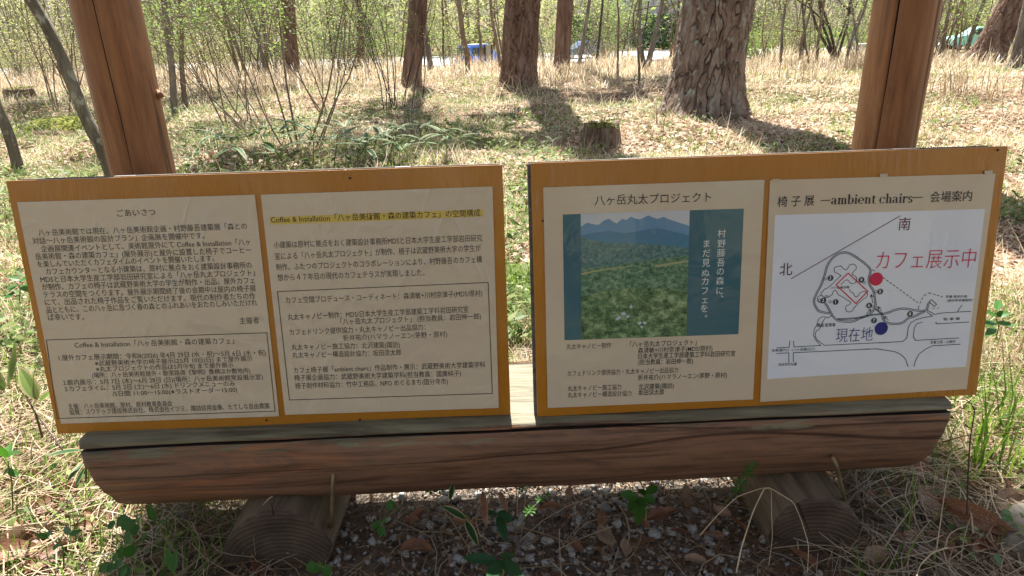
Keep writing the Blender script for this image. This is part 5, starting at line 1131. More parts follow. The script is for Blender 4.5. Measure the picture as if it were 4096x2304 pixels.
def car(loc, yaw, lw, prof, belt, body_m, label, wheels=(.75, -.78)):
    """prof: side outline (x along the car, z), belt: window outlines (x0,x1,x2,x3 bottom-left, bottom-right, top-right, top-left, z0, z1)"""
    length, width = lw; root = empty('parked_car', loc, label, 'car'); 
    cy, sy = math.cos(yaw), math.sin(yaw)
    T = lambda x, y, z: Vector((loc[0]+x*cy-y*sy, loc[1]+x*sy+y*cy, loc[2]+z))
    mb = MB(); k = len(prof); zt = max(z for _, z in prof)
    rows = []
    for s, f in ((-1, .9), (-.97, .97), (-.9, 1), (.9, 1), (.97, .97), (1, .9)):
        row = []
        for x, z in prof:
            tum = 1-.13*max(0, (z-.9)/(zt-.9)) if z > .9 else 1
            row.append(T(x*(1-(1-f)*.25), s*width/2*tum, .3+(z-.3)*(1-(1-f)*.3)))
        rows.append(row)
    mb.add([p for r in rows for p in r], [(i*k+j, (i+1)*k+j, (i+1)*k+(j+1) % k, i*k+(j+1) % k) for i in range(5) for j in range(k)] + [tuple(range(k)), tuple(5*k+j for j in range(k))[::-1]])
    mb.build('body', body_m, root)
    for s in (-1, 1):
        for (a, b_, c, d, z0, z1) in belt:
            w0 = width/2*(1-.13*max(0, (z0-.9)/(zt-.9)))+.012; w1 = width/2*(1-.13*max(0, (z1-.9)/(zt-.9)))+.012
            mb = MB(); q = [T(a, s*w0, z0), T(b_, s*w0, z0), T(c, s*w1, z1), T(d, s*w1, z1)]; q = q if s > 0 else q[::-1]
            nn = (q[1]-q[0]).cross(q[2]-q[0]).normalized(); mb.prism(q, -nn, .02); mb.build('side_window', M_GLASS, root)
        for wx in wheels:
            wx *= length/2; wr = empty('wheel', T(wx, s*(width/2-.1), .3)-Vector(loc)); wr.parent = root; KIDS.setdefault(root, []).append(wr)
            ax = T(0, 1, 0)-T(0, 0, 0); c = T(wx, s*(width/2-.1), .3); mb = MB(); mb.tube([c-ax*.09, c-ax*.07, c+ax*.07, c+ax*.09], [.26, .3, .3, .26], 20); mb.build('tyre', M_TYRE, wr)
            mb = MB(); c2 = c+ax*s*.085; mb.tube([c2, c2+ax*s*.015], [.19, .17], 14); mb.build('rim', M_RIM, wr)
    return root, T
# blue van seen from its back right corner
vb = at(1882, 230, 58.5); vl = (vb.x+.55, 58.6, -2.86)
prof = [(-1.72, .32), (-1.74, .9), (-1.66, 1.62), (-1.5, 1.80), (.55, 1.82), (1.05, 1.42), (1.62, 1.0), (1.74, .75), (1.72, .32)]
van, T = car(vl, R(52), (3.48, 1.62), prof, [(-1.5, -.75, -.78, -1.4, 1.0, 1.6), (-.68, .1, .1, -.7, 1.0, 1.6), (.18, .98, .55, .18, 1.0, 1.6)], M_BLUE, 'small blue van with dark rear window and red tail lamps, parked beyond the trees')
mb = MB(); q = [T(-1.775, .66, .95), T(-1.775, -.66, .95), T(-1.70, -.60, 1.62), T(-1.70, .60, 1.62)]; nn = (q[1]-q[0]).cross(q[2]-q[0]).normalized(); mb.prism(q, nn, .02); mb.build('rear_window', M_GLASS, van)
for s in (-1, 1): mb = MB(); mb.box(T(-1.76, s*.72, .82), .08, .13, .34, T(1, 0, 0)-T(0, 0, 0), T(0, 1, 0)-T(0, 0, 0), ch=.02); mb.build('tail_lamp', M_TAIL, van)
mb = MB(); mb.box(T(-1.78, 0, .42), .1, 1.5, .2, T(1, 0, 0)-T(0, 0, 0), T(0, 1, 0)-T(0, 0, 0), ch=.03); mb.build('bumper', M_WHITEP, van)
mb = MB(); mb.box(T(-.4, 0, 1.835), 2.1, 1.3, .03, T(1, 0, 0)-T(0, 0, 0), T(0, 1, 0)-T(0, 0, 0), ch=.01); mb.build('white_roof', M_WHITEP, van)
hatch = [(-1.75, .32), (-1.78, .85), (-1.6, 1.05), (-1.2, 1.42), (-.7, 1.5), (.2, 1.5), (.85, 1.02), (1.65, .85), (1.78, .65), (1.75, .32)]
mcp = at(3905, 150, 52); zc = mcp.z-.78
mc, T = car((mcp.x, 52, zc), R(168), (3.6, 1.6), hatch, [(-1.2, -.3, -.3, -.85, 1.0, 1.4), (-.22, .7, .2, -.22, 1.0, 1.4)], M_MINT, 'mint green small car half hidden behind the leaning red pine')
for s in (-1, 1): mb = MB(); mb.box(T(1.74, s*.55, .68), .08, .26, .14, T(1, 0, 0)-T(0, 0, 0), T(0, 1, 0)-T(0, 0, 0), ch=.02); mb.build('headlight', M_LAMP, mc)
mb = MB(); mb.box((mcp.x, 52, zc-.13), 9, 6, .3); tag(mb.build('parking_bank', M_SOIL), kind='structure')
ncp = at(2360, 195, 62); nc, T = car((ncp.x, 68, -2.84), R(200), (4.0, 1.7), hatch, [(-1.2, -.3, -.3, -.85, 1.0, 1.4), (-.22, .7, .2, -.22, 1.0, 1.4)], M_NAVYC, 'dark blue car hardly seen through the twigs right of the dark reddish pine')
for s in (-1, 1): mb = MB(); mb.box(T(1.74, s*.55, .68), .08, .26, .14, T(1, 0, 0)-T(0, 0, 0), T(0, 1, 0)-T(0, 0, 0), ch=.02); mb.build('headlight', M_LAMP, nc)

# grey panel on dark posts in front of the van
M_PANEL = simple('grey_beige_panel', (.42, .40, .33, 1), (.48, .45, .38, 1), 3, rough=.7); M_DARKW = simple('dark_wood_post', (.05, .035, .025, 1), (.08, .055, .04, 1), 9, rough=.8)
pc = at(1955, 240, 38); zg = float(gz(pc.x, 38)); sg = empty('sign_panel', (pc.x, 38, zg), 'tall narrow grey panel between two dark posts in front of the blue van', 'sign')
za, zb, zm = at(1955, 178, 38).z, at(1955, 243, 38).z, at(1955, 193, 38).z; hw = 21/F_PX*36/2
mb = MB(); mb.box((pc.x, 38, (zb+zm)/2), hw*2, .04, zm-zb-.02, ch=.008); mb.build('panel', M_PANEL, sg); mb = MB(); mb.box((pc.x, 38, (za+zm)/2), hw*2, .04, za-zm, ch=.008); mb.build('panel', M_PANEL, sg)
for s in (-1, 1): mb = MB(); mb.box((pc.x+s*(hw+.045), 38, (za+zg-.3)/2), .08, .09, za-zg+.3, ch=.01); mb.build('post', M_DARKW, sg)
# white house with steep gable
M_SIDING = simple('lilac_white_siding', (.56, .54, .62, 1), (.66, .63, .70, 1), 2, rough=.7, bump=.6, bdist=.05, bscale=6, bsc3=(.05, .05, 3)); M_ROOFD = simple('dark_green_roof', (.04, .07, .065, 1), (.06, .10, .09, 1), 4, rough=.7); M_TRIM = simple('white_trim', (.78, .78, .8, 1), rough=.6)
hD = 88; hc = at(2560, 150, hD); xl, xr = at(2440, 120, hD).x, at(2655, 120, hD).x; zl = at(2655, 133, hD).z; zt = at(2712, 30, hD).z
hs = empty('house', ((xl+xr)/2, hD, float(gz(hc.x, hD))), 'pale house with white boarded wall and steep white roof edge beyond the road', 'house'); zg = float(gz(hc.x, hD))
mb = MB(); mb.prism([(xl-3, hD, zg-.5), (xr, hD, zg-.5), (xr+.3, hD, zl), (xr+3.2, hD, zt+2.4), (xl-3, hD, zt+2.4)], Vector((0, 1, 0)), 6) ; mb.build('wall', M_SIDING, hs)
d = Vector((3.2, 0, zt+2.4-zl+.6)); p = Vector((xr+.1, hD-.35, zl-.5)); mb = MB(); n_ = Vector((d.z, 0, -d.x)).normalized(); mb.prism([p, p+n_*.34, p+d+n_*.34, p+d], Vector((0, 1, 0)), .2); mb.build('roof_edge', M_TRIM, hs)
mb = MB(); mb.prism([p+n_*.34+Vector((0, .3, 0)), p+n_*.6+Vector((0, .3, 0)), p+d+n_*.6+Vector((0, .3, 0)), p+d+n_*.34+Vector((0, .3, 0))], Vector((0, 1, 0)), 6); mb.build('roof', M_ROOFD, hs)
for wx in (xl+1.0, xl+3.1):
    mb = MB(); mb.box((wx, hD-.03, zl+1.3), .9, .08, 1.1); wn = mb.build('window', M_GLASS, hs)
    mb = MB()
    for a_ in (-1, 1): mb.box((wx+a_*.5, hD-.05, zl+1.3), .09, .12, 1.28); mb.box((wx, hD-.052, zl+1.3+a_*.6), .91, .12, .09)
    mb.build('frame', M_TRIM, wn)
# round road signs on one pole
M_SRED = paint('sign_red', L(215, 40, 50), .4); M_SBLUE = paint('sign_blue', L(60, 110, 200), .4)
sD = 80; sp = at(3078, 120, sD); zg = float(gz(sp.x, sD)); ss = empty('road_sign', (sp.x, sD, zg), 'grey pole with two round red ringed signs and white plates across the road', 'sign')
zt = at(3082, 55, sD).z; mb = MB(); mb.tube([(sp.x, sD, zg-.2), (sp.x, sD, zt)], .05, 8); mb.build('pole', M_METAL, ss)
def rsign(py, glyph):
    c = Vector((sp.x, sD-.07, at(3080, py, sD).z)); r_ = .29
    ringv = [(c.x+r_*math.cos(a), c.y, c.z+r_*math.sin(a)) for a in np.linspace(0, 2*math.pi, 29)[:-1]]
    mb = MB(); mb.prism([Vector(v) for v in ringv], Vector((0, -1, 0)), .02); f = mb.build('sign_disc', M_SRED, ss)
    mb = MB(); mb.prism([c+Vector((.22*math.cos(a), -.021, .22*math.sin(a))) for a in np.linspace(0, 2*math.pi, 29)[:-1]], Vector((0, -1, 0)), .004); mb.build('white_field', M_WHITEP, f)
    V, Fc = glyphs(glyph); mb = MB(); xm = (V[:, 0].min()+V[:, 0].max())/2; ym = (V[:, 1].min()+V[:, 1].max())/2; k = .3/(V[:, 1].max()-V[:, 1].min()); mb.add([c+Vector(((x-xm)*k, -.03, (y-ym)*k)) for x, y in V], Fc); mb.build('symbol', M_SBLUE, f)
    mb = MB(); mb.box((c.x-.02, c.y, c.z-.42), .6, .02, .17, ch=.004); mb.build('plate', M_WHITEP, ss)
rsign(86, '30'); rsign(114, 'l')
# white and orange markers along the road edge
M_ORANGE = paint('orange_plastic', L(240, 150, 40), .4)
for px, py, lab in ((3084, 212, 'small white topped orange road marker post before the green bank'), (3238, 218, 'small white topped orange road marker post near the brown young tree')):
    D_ = 40; c = at(px, py, D_); zg = float(gz(c.x, D_)); m_ = empty('marker_post', (c.x, D_, zg), lab, 'marker post'); mb = MB(); mb.tube([(c.x, D_, zg-.1), (c.x, D_, c.z-.1)], .035, 8); mb.build('stake', M_DARKW, m_)
    mb = MB(); mb.tube([(c.x, D_, c.z-.1), (c.x, D_, c.z+.06)], [.07, .07], 10); mb.build('orange_band', M_ORANGE, m_); mb = MB(); mb.tube([(c.x, D_, c.z+.06), (c.x, D_, c.z+.15), (c.x, D_, c.z+.19)], [.07, .065, .03], 10); mb.build('white_cap', M_WHITEP, m_)
# small blue-white notice on a thin leaning post
c = at(3412, 165, 46); zg = float(gz(c.x, 46)); m_ = empty('small_notice', (c.x, 46, zg), 'small blue and white notice on a thin post left of the right post', 'sign'); mb = MB(); mb.tube([(c.x-.15, 46, zg-.2), (c.x, 46, c.z)], .03, 7); mb.build('post', M_DARKW, m_)
mb = MB(); mb.box((c.x, 45.95, c.z+.22), .26, .02, .36, ch=.005); mb.build('blue_plate', M_SBLUE, m_); mb = MB(); mb.box((c.x, 45.95, c.z-.04), .26, .02, .14, ch=.005); mb.build('white_plate', M_WHITEP, m_)
# concrete bench half behind the right post
c = at(3472, 178, 34); m_ = empty('stone_bench', (c.x, 34, c.z-.4), 'pale stone bench seat half hidden by the right post', 'bench'); M_CONC = simple('pale_concrete', (.5, .5, .48, 1), (.6, .6, .57, 1), 5, rough=.85)
mb = MB(); mb.box((c.x, 34, c.z), 1.0, .4, .1, ch=.02); mb.build('seat', M_CONC, m_)
for s in (-1, 1): mb = MB(); mb.box((c.x+s*.3, 34, c.z-.36), .14, .34, .62, ch=.02); mb.build('leg', M_CONC, m_)
# stumps
def stump(px, py, w_, h_, label, mat_, moss=False, jag=.05):
    b = foot(px, py); dist = (b-CAM).dot(CF); r0 = w_/F_PX*dist/2; hh = h_/F_PX*dist; root = empty('tree_stump', b, label, 'stump')
    n = 44; secs = []
    for k in range(12):
        t = k/11; s = []
        for j in range(n):
            a = 2*math.pi*j/n; r_ = r0*(1.25-.3*t**.5)*(1+.10*math.sin(5*a+1)+.08*nz(a*3, t*2, px)+.05*nz(math.cos(a)*6, math.sin(a)*6, t*3)); top = hh*(1+jag*8*nz(math.cos(a)*1.4, math.sin(a)*1.4, px*.01))
            s.append((b.x+r_*math.cos(a), b.y+r_*math.sin(a), b.z-.05+(top+.05)*t))
        secs.append(s)
    secs.append([(b.x+(x-b.x)*.75, b.y+(y-b.y)*.75, z-.02-.02*nz(x*20, y*20, 3)) for x, y, z in secs[-1]]); secs.append([(b.x+(x-b.x)*.02, b.y+(y-b.y)*.02, b.z+hh*.9) for x, y, z in secs[-1]])
    V, F = loft(np.array(secs)); npmesh('stump_wood', V, F, [mat_], root, smooth=False)
    if moss:
        C = np.stack([RG.normal(b.x, r0*.6, 260), RG.normal(b.y, r0*.6, 260), b.z+hh*RG.uniform(.95, 1.08, 260)], 1); V, F = leaf_cloud(C, .03, .02, .4); tag(npmesh('moss_cover', V, F, [M_MOSS], root), kind='stuff')
    return root
stump(2405, 592, 138, 92, 'broken mossy stump with torn reddish bark in the grass left of the big red pine', M_STUMP, True, .035)
stump(88, 402, 105, 48, 'low mossy stump in the sun at the left edge behind the short leaning trunk', M_STUMP, True, .02)
stump(2512, 272, 30, 30, 'small dark stump left of the tan forked sapling', M_DKTWIG, False, .05)
stump(1835, 300, 34, 22, 'little dark stump at the foot of the crooked young tree', M_DKTWIG, False, .05)
# mossy rise left of the leaning trunk
b = foot(230, 500); mb = MB()
mound = np.array([[(b.x+r_*.55*math.cos(a)*(1+.2*nz(math.cos(a)*2, math.sin(a)*2, 1)), b.y+r_*.4*math.sin(a), b.z-.03+.13*(1-r_*r_)+.02*nz(r_*4*math.cos(a), r_*4*math.sin(a), 3)) for a in np.linspace(0, 2*math.pi, 37)[:-1]] for r_ in np.linspace(1, .02, 9)])
V, F = loft(mound); o = npmesh('moss_mound', V-np.array(b), F, [M_MOSS], smooth=True); o.location = b; tag(o, 'low green mossy rise in the dry grass left of the mossy leaning trunk', 'moss mound')

mb = MB(); mb.add([(vl[0]-7, 55.5, -2.86), (vl[0]+5, 55.5, -2.86), (vl[0]+5, 61.6, -2.868), (vl[0]-7, 61.6, -2.868)], [(0, 1, 2, 3)]); tag(mb.build('parking_bay', M_ROAD), kind='structure')
# ------------------------------------------------------------------ single plants and leaves close by
def lance(mb_g, mb_e, base, d, n, ln, wd, bend, fold=.15):
    """lance-shaped leaf: green middle (mb_g) and pale margins (mb_e)"""
    d = Vector(d).normalized(); s = d.cross(Vector(n)).normalized(); up = s.cross(d).normalized(); cols = (-1, -.72, 0, .72, 1); rows = []; p = Vector(base)
    for k in range(9):
        t = k/8; w_ = wd/2*(math.sin(math.pi*min(1, t*.92+.06))**.7)*(1 if t < .5 else (1-(t-.5)*.35)) if 0 < k < 8 else wd*.02
        a = bend*t; dd = d*math.cos(a)-up*math.sin(a)
        if k: p = p+dd*ln/8
        rows.append([p+s*(c*w_)+up*(abs(c)*w_*fold) for c in cols])
    for mbx, cs in ((mb_g, (1, 2)), (mb_e, (0, 3))):
        for c in cs:
            b = len(mbx.v); mbx.v += [tuple(r[q]) for r in rows for q in (c, c+1)]
            for k in range(8): mbx.f.append((b+2*k, b+2*k+1, b+2*k+3, b+2*k+2)); mbx.m.append(0)
def sasa(kind, nleaf, h, ln, wd, seed, dry=False):
    """dwarf bamboo built at the origin: stem and single leaves with pale margins"""
    rr = random.Random(seed); root = empty('dwarf_bamboo', (0, 0, 0)); top = Vector((rr.gauss(0, .03), rr.gauss(0, .03), h)); mb = MB()
    mb.tube([Vector((0, 0, -.02)), top*.5+Vector((.01, 0, 0)), top], [.0028, .0025, .0018], 6); mb.build('stem', M_STRAW if dry else M_STEM, root)
    for k in range(nleaf):
        a = 2*math.pi*k/nleaf+rr.gauss(0, .35); el = rr.uniform(-.1, .7); g, e = MB(), MB(); l_ = ln*rr.uniform(.7, 1.15)
        lance(g, e, top-Vector((0, 0, h*.25*k/nleaf)), (math.cos(a)*math.cos(el), math.sin(a)*math.cos(el), math.sin(el)), (0, 0, 1), l_, wd*rr.uniform(.8, 1.15), rr.uniform(.2, .9))
        V = g.v+e.v; F = g.f+[tuple(i+len(g.v) for i in f) for f in e.f]; me = MB(); me.v = V; me.f = F; me.m = [0]*len(g.f)+[1]*len(e.f); me.build('leaf', [M_SASA, M_SASAE], root, True)
    return root
SP = [sasa('a', 6, .12, .15, .024, 1), sasa('b', 5, .08, .17, .027, 2), sasa('c', 7, .15, .16, .025, 3)]
used = set()
def place(protos, i, loc, rz, sc_, label, cat, group):
    p = protos[i % len(protos)]
    o = p if p not in used else copy_tree(p)
    used.add(p); o.location = loc; o.rotation_euler = (0, 0, rz); o.scale = (sc_,)*3; tag(o, label, cat, group); return o
sas = [(1080, 640, 1.1), (1160, 668, 1.2), (1250, 655, 1.1), (1310, 600, 1), (1400, 660, 1.1), (1450, 690, 1.0), (1540, 660, 1.0), (1340, 560, .95), (1600, 620, 1), (1500, 575, .9), (1680, 655, 1.), (1780, 650, .9), (1230, 545, .9), (1420, 520, .9), (1700, 590, .9), (1050, 560, .9), (980, 625, 1.0), (900, 660, 1.), (820, 600, .9), (1560, 500, .9), (1650, 520, .9), (1120, 600, .9), (1840, 600, .8), (1330, 690, 1.1), (1010, 690, 1.1), (860, 690, 1.1), (1200, 610, 1.0), (1480, 630, 1.0)]
for i, (x, y, s) in enumerate(sas): f = foot(x, y); place(SP, i, f, RND.uniform(0, 6.28), s*1.75, 'dwarf bamboo plant in the shade behind the left board', 'bamboo plant', 'dwarf bamboo behind the left board')
sas2 = [(1880, 560, .8), (1960, 500, .8), (1800, 480, .8), (2060, 470, .8), (2440, 480, .8), (2500, 455, .8), (2330, 500, .7), (2560, 500, .8), (2250, 560, .8), (2180, 600, .8)]
for i, (x, y, s) in enumerate(sas2): place(SP, i+1, foot(x, y), RND.uniform(0, 6.28), s*1.3, 'dwarf bamboo plant in the sunny grass left of the big red pine', 'bamboo plant', 'dwarf bamboo near the middle of the clearing')
for i, (x, y, s, lab) in enumerate([(2585, 345, 1.1, 'dwarf bamboo with upright leaves close to the left foot of the big red pine'), (2520, 345, 1.0, 'dwarf bamboo left of the one at the foot of the big red pine'), (3760, 560, .9, 'dwarf bamboo in the leaf litter just right of the right post'), (4020, 470, .8, 'yellow green dwarf bamboo in pale grass at the right edge'), (3110, 625, .9, 'dwarf bamboo behind the map board, left of the right post'), (3240, 300, .8, 'bright dwarf bamboo in the shade left of the right post'), (4070, 300, .8, 'dwarf bamboo by the dark pine at the right edge'), (2065, 250, 1.0, 'dwarf bamboo growing against the middle pine')]):
    place(SP, i, foot(x, y), RND.uniform(0, 6.28), s*1.25, lab, 'bamboo plant', 'dwarf bamboo of the right half')
# the big leaves at the left edge, leaf by leaf
def leaf_plant(name, label, cat, root_px, rootD, leaves, mats, stem_m, stem_r=.0022, fold=.2):
    """leaves: list of (base px, tip px, D base, D tip, width m, bend)"""
    b = at(*root_px, rootD); root = empty(name, b, label, cat)
    top = sum((at(l[0][0], l[0][1], l[2]) for l in leaves), Vector())/len(leaves); mb = MB(); mb.tube([b-Vector((0, 0, .02)), b.lerp(top, .5)+Vector((.006, 0, 0)), top], [stem_r*1.2, stem_r, stem_r*.8], 6); mb.build('stem', stem_m, root)
    for (bp, tp, d0, d1, wd, bend) in leaves:
        p, q = at(*bp, d0), at(*tp, d1); g, e = MB(), MB(); d = q-p; up = Vector((0, -.35, 1)); s = d.cross(up).normalized(); upn = s.cross(d).normalized()
        d2 = d.normalized()*math.cos(bend/2)+upn*math.sin(bend/2); lance(g, e, p, d2, up, d.length*1.03, wd, bend, fold)
        me = MB(); me.v = g.v+e.v; me.f = g.f+[tuple(i+len(g.v) for i in f) for f in e.f]; me.m = [0]*len(g.f)+[1]*len(e.f); me.build('leaf', mats, root, True)
    return root
SM = [M_SASA, M_SASAE]; GM = [M_SEED, M_SEED]; PALE = leafy('pale_green_leaf', [(.16, .24, .06, 1), (.22, .30, .09, 1)], .4)
leaf_plant('dwarf_bamboo', 'bamboo plant with big pale-edged leaves at the left edge beside the left board', 'bamboo plant', (160, 1720), 1.42, [((150, 1600), (30, 1480), 1.4, 1.36, .035, .5), ((150, 1600), (80, 1475), 1.4, 1.44, .034, .3), ((160, 1605), (215, 1560), 1.4, 1.42, .02, .4), ((30, 1545), (62, 1370), 1.4, 1.45, .018, -.5), ((20, 1560), (-70, 1470), 1.4, 1.4, .03, .4)], [PALE, M_SASAE], M_STRAW)
leaf_plant('dwarf_bamboo', 'single bamboo leaf shoot under the left end of the bench log', 'bamboo plant', (335, 1900), 1.36, [((325, 1800), (190, 1822), 1.36, 1.30, .018, .3), ((335, 1850), (270, 1925), 1.36, 1.3, .014, .2), ((340, 1870), (300, 1950), 1.36, 1.33, .012, .2)], SM, M_STEM)
leaf_plant('dwarf_bamboo', 'dark bamboo shoot with three leaves at the bottom edge between the two blocks', 'bamboo plant', (2000, 2330), 1.02, [((1990, 2245), (1855, 2232), 1.02, 1.0, .024, .25), ((2005, 2240), (1950, 2340), 1.02, .94, .026, .3), ((2010, 2240), (2095, 2330), 1.02, .95, .026, .3), ((2005, 2235), (2060, 2215), 1.02, 1.06, .018, .2)], [M_SASA, M_SASA], M_STEM)
leaf_plant('dwarf_bamboo', 'bamboo shoot with yellow brown leaf edges leaning over the gravel', 'bamboo plant', (1880, 2080), 1.17, [((1865, 2077), (1770, 2025), 1.17, 1.16, .019, .2), ((1862, 2082), (1912, 2182), 1.17, 1.1, .018, .2), ((1800, 2000), (1812, 1935), 1.2, 1.24, .013, .1)], [M_SASA, deadleaf_mat('dry_margin', (.4, .3, .15, 1), (.5, .38, .2, 1), (.55, .45, .28, 1))], M_STEM)
leaf_plant('dwarf_bamboo', 'dark green bamboo shoot over the gravel right of the yellow-edged one', 'bamboo plant', (1995, 2110), 1.15, [((1990, 2060), (1945, 2045), 1.15, 1.17, .013, .2), ((1992, 2060), (2050, 2085), 1.15, 1.12, .02, .3), ((1992, 2062), (2025, 2165), 1.15, 1.07, .02, .3), ((1990, 2060), (2035, 2045), 1.15, 1.18, .014, .2)], [M_SASA, M_SASA], M_STEM)
leaf_plant('dry_bamboo_leaves', 'two withered brown bamboo leaves hanging over the gravel', 'dry plant', (1950, 2010), 1.2, [((1930, 1962), (1945, 2110), 1.22, 1.12, .016, .1), ((2000, 1965), (2030, 2055), 1.22, 1.17, .013, .1)], [M_DEAD, M_DEADP], M_STRAW)
# small leafy seedlings
def seedling(label, root_px, D, leaves, name='seedling', mats=GM, wd=None):
    return leaf_plant(name, label, 'seedling', root_px, D, leaves, mats, M_STEM, .0014, .12)
seedling('glossy green seedling with oval leaves in the middle of the gravel', (2585, 2050), 1.2, [((2552, 1990), (2482, 1978), 1.2, 1.19, .027, .2), ((2552, 1992), (2518, 2045), 1.2, 1.15, .026, .3), ((2555, 1995), (2552, 2098), 1.2, 1.1, .026, .3), ((2560, 1988), (2580, 2030), 1.2, 1.16, .018, .2), ((2575, 1990), (2622, 2000), 1.22, 1.22, .024, .2), ((2585, 1975), (2628, 1945), 1.24, 1.26, .022, .2), ((2580, 1980), (2558, 1955), 1.24, 1.27, .018, .2)])
def whorl(label, pts, D, n=7, r_=.017):
    b = at(*pts[0], D); root = empty('bedstraw', b, label, 'small plant'); P = [at(x, y, D-.0) for x, y in pts]; mb = MB(); mb.tube(P, .0011, 5); mb.build('stem', M_STEM, root)
    for i, p in enumerate(P[1:]):
        V, F = [], []; 
        for k in range(n):
            a = 2*math.pi*k/n; d = Vector((math.cos(a), math.sin(a)*.7, .25+.3*math.sin(a))).normalized(); s = d.cross(Vector((0, -.5, 1))).normalized(); l_ = r_*(1-.06*i); b_ = len(V); V += [p, p+d*l_*.6+s*l_*.16, p+d*l_, p+d*l_*.6-s*l_*.16]; F.append((b_, b_+1, b_+2, b_+3))
        mb = MB(); mb.v = [tuple(v) for v in V]; mb.f = F; mb.m = [0]*len(F); mb.build('leaf_whorl', M_SEED, root)
    return root
whorl('bedstraw climbing beside the block with straw, whorls of narrow leaves', [(2900, 2010), (2950, 1960), (2965, 1930), (2990, 1900), (2995, 1880), (3015, 1862)], 1.22)
whorl('pale bedstraw lying over the gravel at the middle', [(2070, 2120), (2115, 2050), (2125, 2040), (2160, 2000), (2185, 1980)], 1.14, 6, .014)
whorl('low bedstraw at the upper gravel edge under the gap of the boards', [(2090, 1990), (2092, 1955), (2080, 1945), (2098, 1930)], 1.33, 7, .015)
whorl('bright bedstraw under the bench right of the left block', [(1720, 1975), (1725, 1960), (1745, 1950), (1760, 1958)], 1.33, 8, .018)
def disc_plant(label, pts, D, r_=.0115):
    b = at(*pts[0], D); root = empty('clover_plant', Vector((b.x, D, 0)), label, 'small plant')
    mb = MB(); mb.tube([at(x, y, D-.02) for x, y in pts], .0008, 4); mb.build('stem', M_STEM, root)
    for i, (x, y) in enumerate(pts):
        for k in range(2 + i % 2):
            c = at(x+RND.uniform(-34, 34), y+RND.uniform(-22, 22), D+RND.uniform(-.03, .03)); n_ = Vector((RND.gauss(0, .3), -.55+RND.gauss(0, .2), 1)).normalized(); a = n_.cross(Vector((1, 0, .1))).normalized(); b2 = n_.cross(a); rr = r_*RND.uniform(.75, 1.2)
            mb = MB(); ring = [c+a*(rr*math.cos(t)*(1+.06*math.cos(5*t)))+b2*(rr*.85*math.sin(t)*(1+.06*math.cos(5*t))) for t in np.linspace(0, 2*math.pi, 15)[:-1]]; mb.add(ring+[c-n_*.002], [(j, (j+1) % 14, 14) for j in range(14)]); mb.build('leaf', M_SEED, root, True)
    return root
disc_plant('trailing plant with round green leaves below the left end of the bench', [(475, 2085), (540, 2095), (505, 2140), (500, 2195), (460, 2240), (470, 2280), (420, 2290)], 1.12)
disc_plant('round leaved little plant right of the left block', [(1590, 2030), (1520, 2100), (1540, 2110)], 1.14, .009)
disc_plant('round leaved little plant at the foot of the left block', [(1300, 2270), (1270, 2260)], 1.03, .01)
seedling('seedling with narrow pointed leaves left of the bench end, near the left edge', (40, 2010), 1.2, [((30, 1830), (-10, 1790), 1.22, 1.2, .016, .2), ((32, 1820), (75, 1810), 1.22, 1.2, .016, .2), ((34, 1880), (10, 1900), 1.2, 1.2, .015, .2), ((34, 1880), (72, 1905), 1.2, 1.19, .015, .2), ((30, 1830), (40, 1775), 1.22, 1.26, .016, .2)])
seedling('bright seedling in the straw below the left board', (245, 2240), 1.05, [((190, 2150), (145, 2138), 1.06, 1.06, .013, .2), ((190, 2150), (200, 2120), 1.06, 1.08, .013, .2), ((275, 2140), (330, 2120), 1.07, 1.08, .012, .2), ((275, 2140), (262, 2105), 1.07, 1.1, .012, .2), ((240, 2170), (215, 2200), 1.05, 1.03, .012, .2)])
seedling('two upright green leaves growing below the bench left of the left block', (700, 2330), 1.0, [((690, 2290), (668, 2190), 1.0, 1.03, .014, .1), ((695, 2290), (705, 2195), 1.0, 1.03, .012, .1)])
seedling('pointed green leaf shoot under the left end of the bench', (640, 2120), 1.15, [((620, 2085), (590, 2022), 1.15, 1.18, .014, .2), ((622, 2090), (600, 2020), 1.15, 1.16, .012, .1), ((630, 2095), (660, 2080), 1.15, 1.15, .01, .2)])
seedling('yellow green leafy plant in the sun at the right edge beside the map board', (3990, 1330), 1.75, [((3985, 1265), (3925, 1240), 1.75, 1.75, .026, .3), ((3985, 1265), (4040, 1250), 1.75, 1.75, .026, .3), ((3985, 1290), (3920, 1300), 1.75, 1.72, .026, .3), ((3988, 1290), (4060, 1305), 1.75, 1.72, .026, .3), ((3985, 1240), (4000, 1200), 1.75, 1.8, .022, .2), ((3980, 1310), (3945, 1345), 1.75, 1.7, .022, .2)])
seedling('small toothed leaf plant beside the rock in the right corner', (4010, 2140), 1.14, [((4005, 2060), (4050, 2085), 1.14, 1.12, .02, .4), ((4010, 2055), (4040, 2045), 1.14, 1.16, .016, .3), ((3985, 2215), (3998, 2260), 1.05, 1.02, .014, .1)])
seedling('pale seedlings in the grass left of the left board, near the edge', (70, 1180), 1.9, [((80, 1120), (40, 1110), 1.9, 1.9, .022, .2), ((80, 1120), (120, 1115), 1.9, 1.9, .022, .2), ((70, 1140), (30, 1160), 1.9, 1.88, .022, .2), ((85, 1140), (110, 1165), 1.9, 1.88, .02, .2), ((60, 1170), (20, 1195), 1.88, 1.86, .02, .2)])
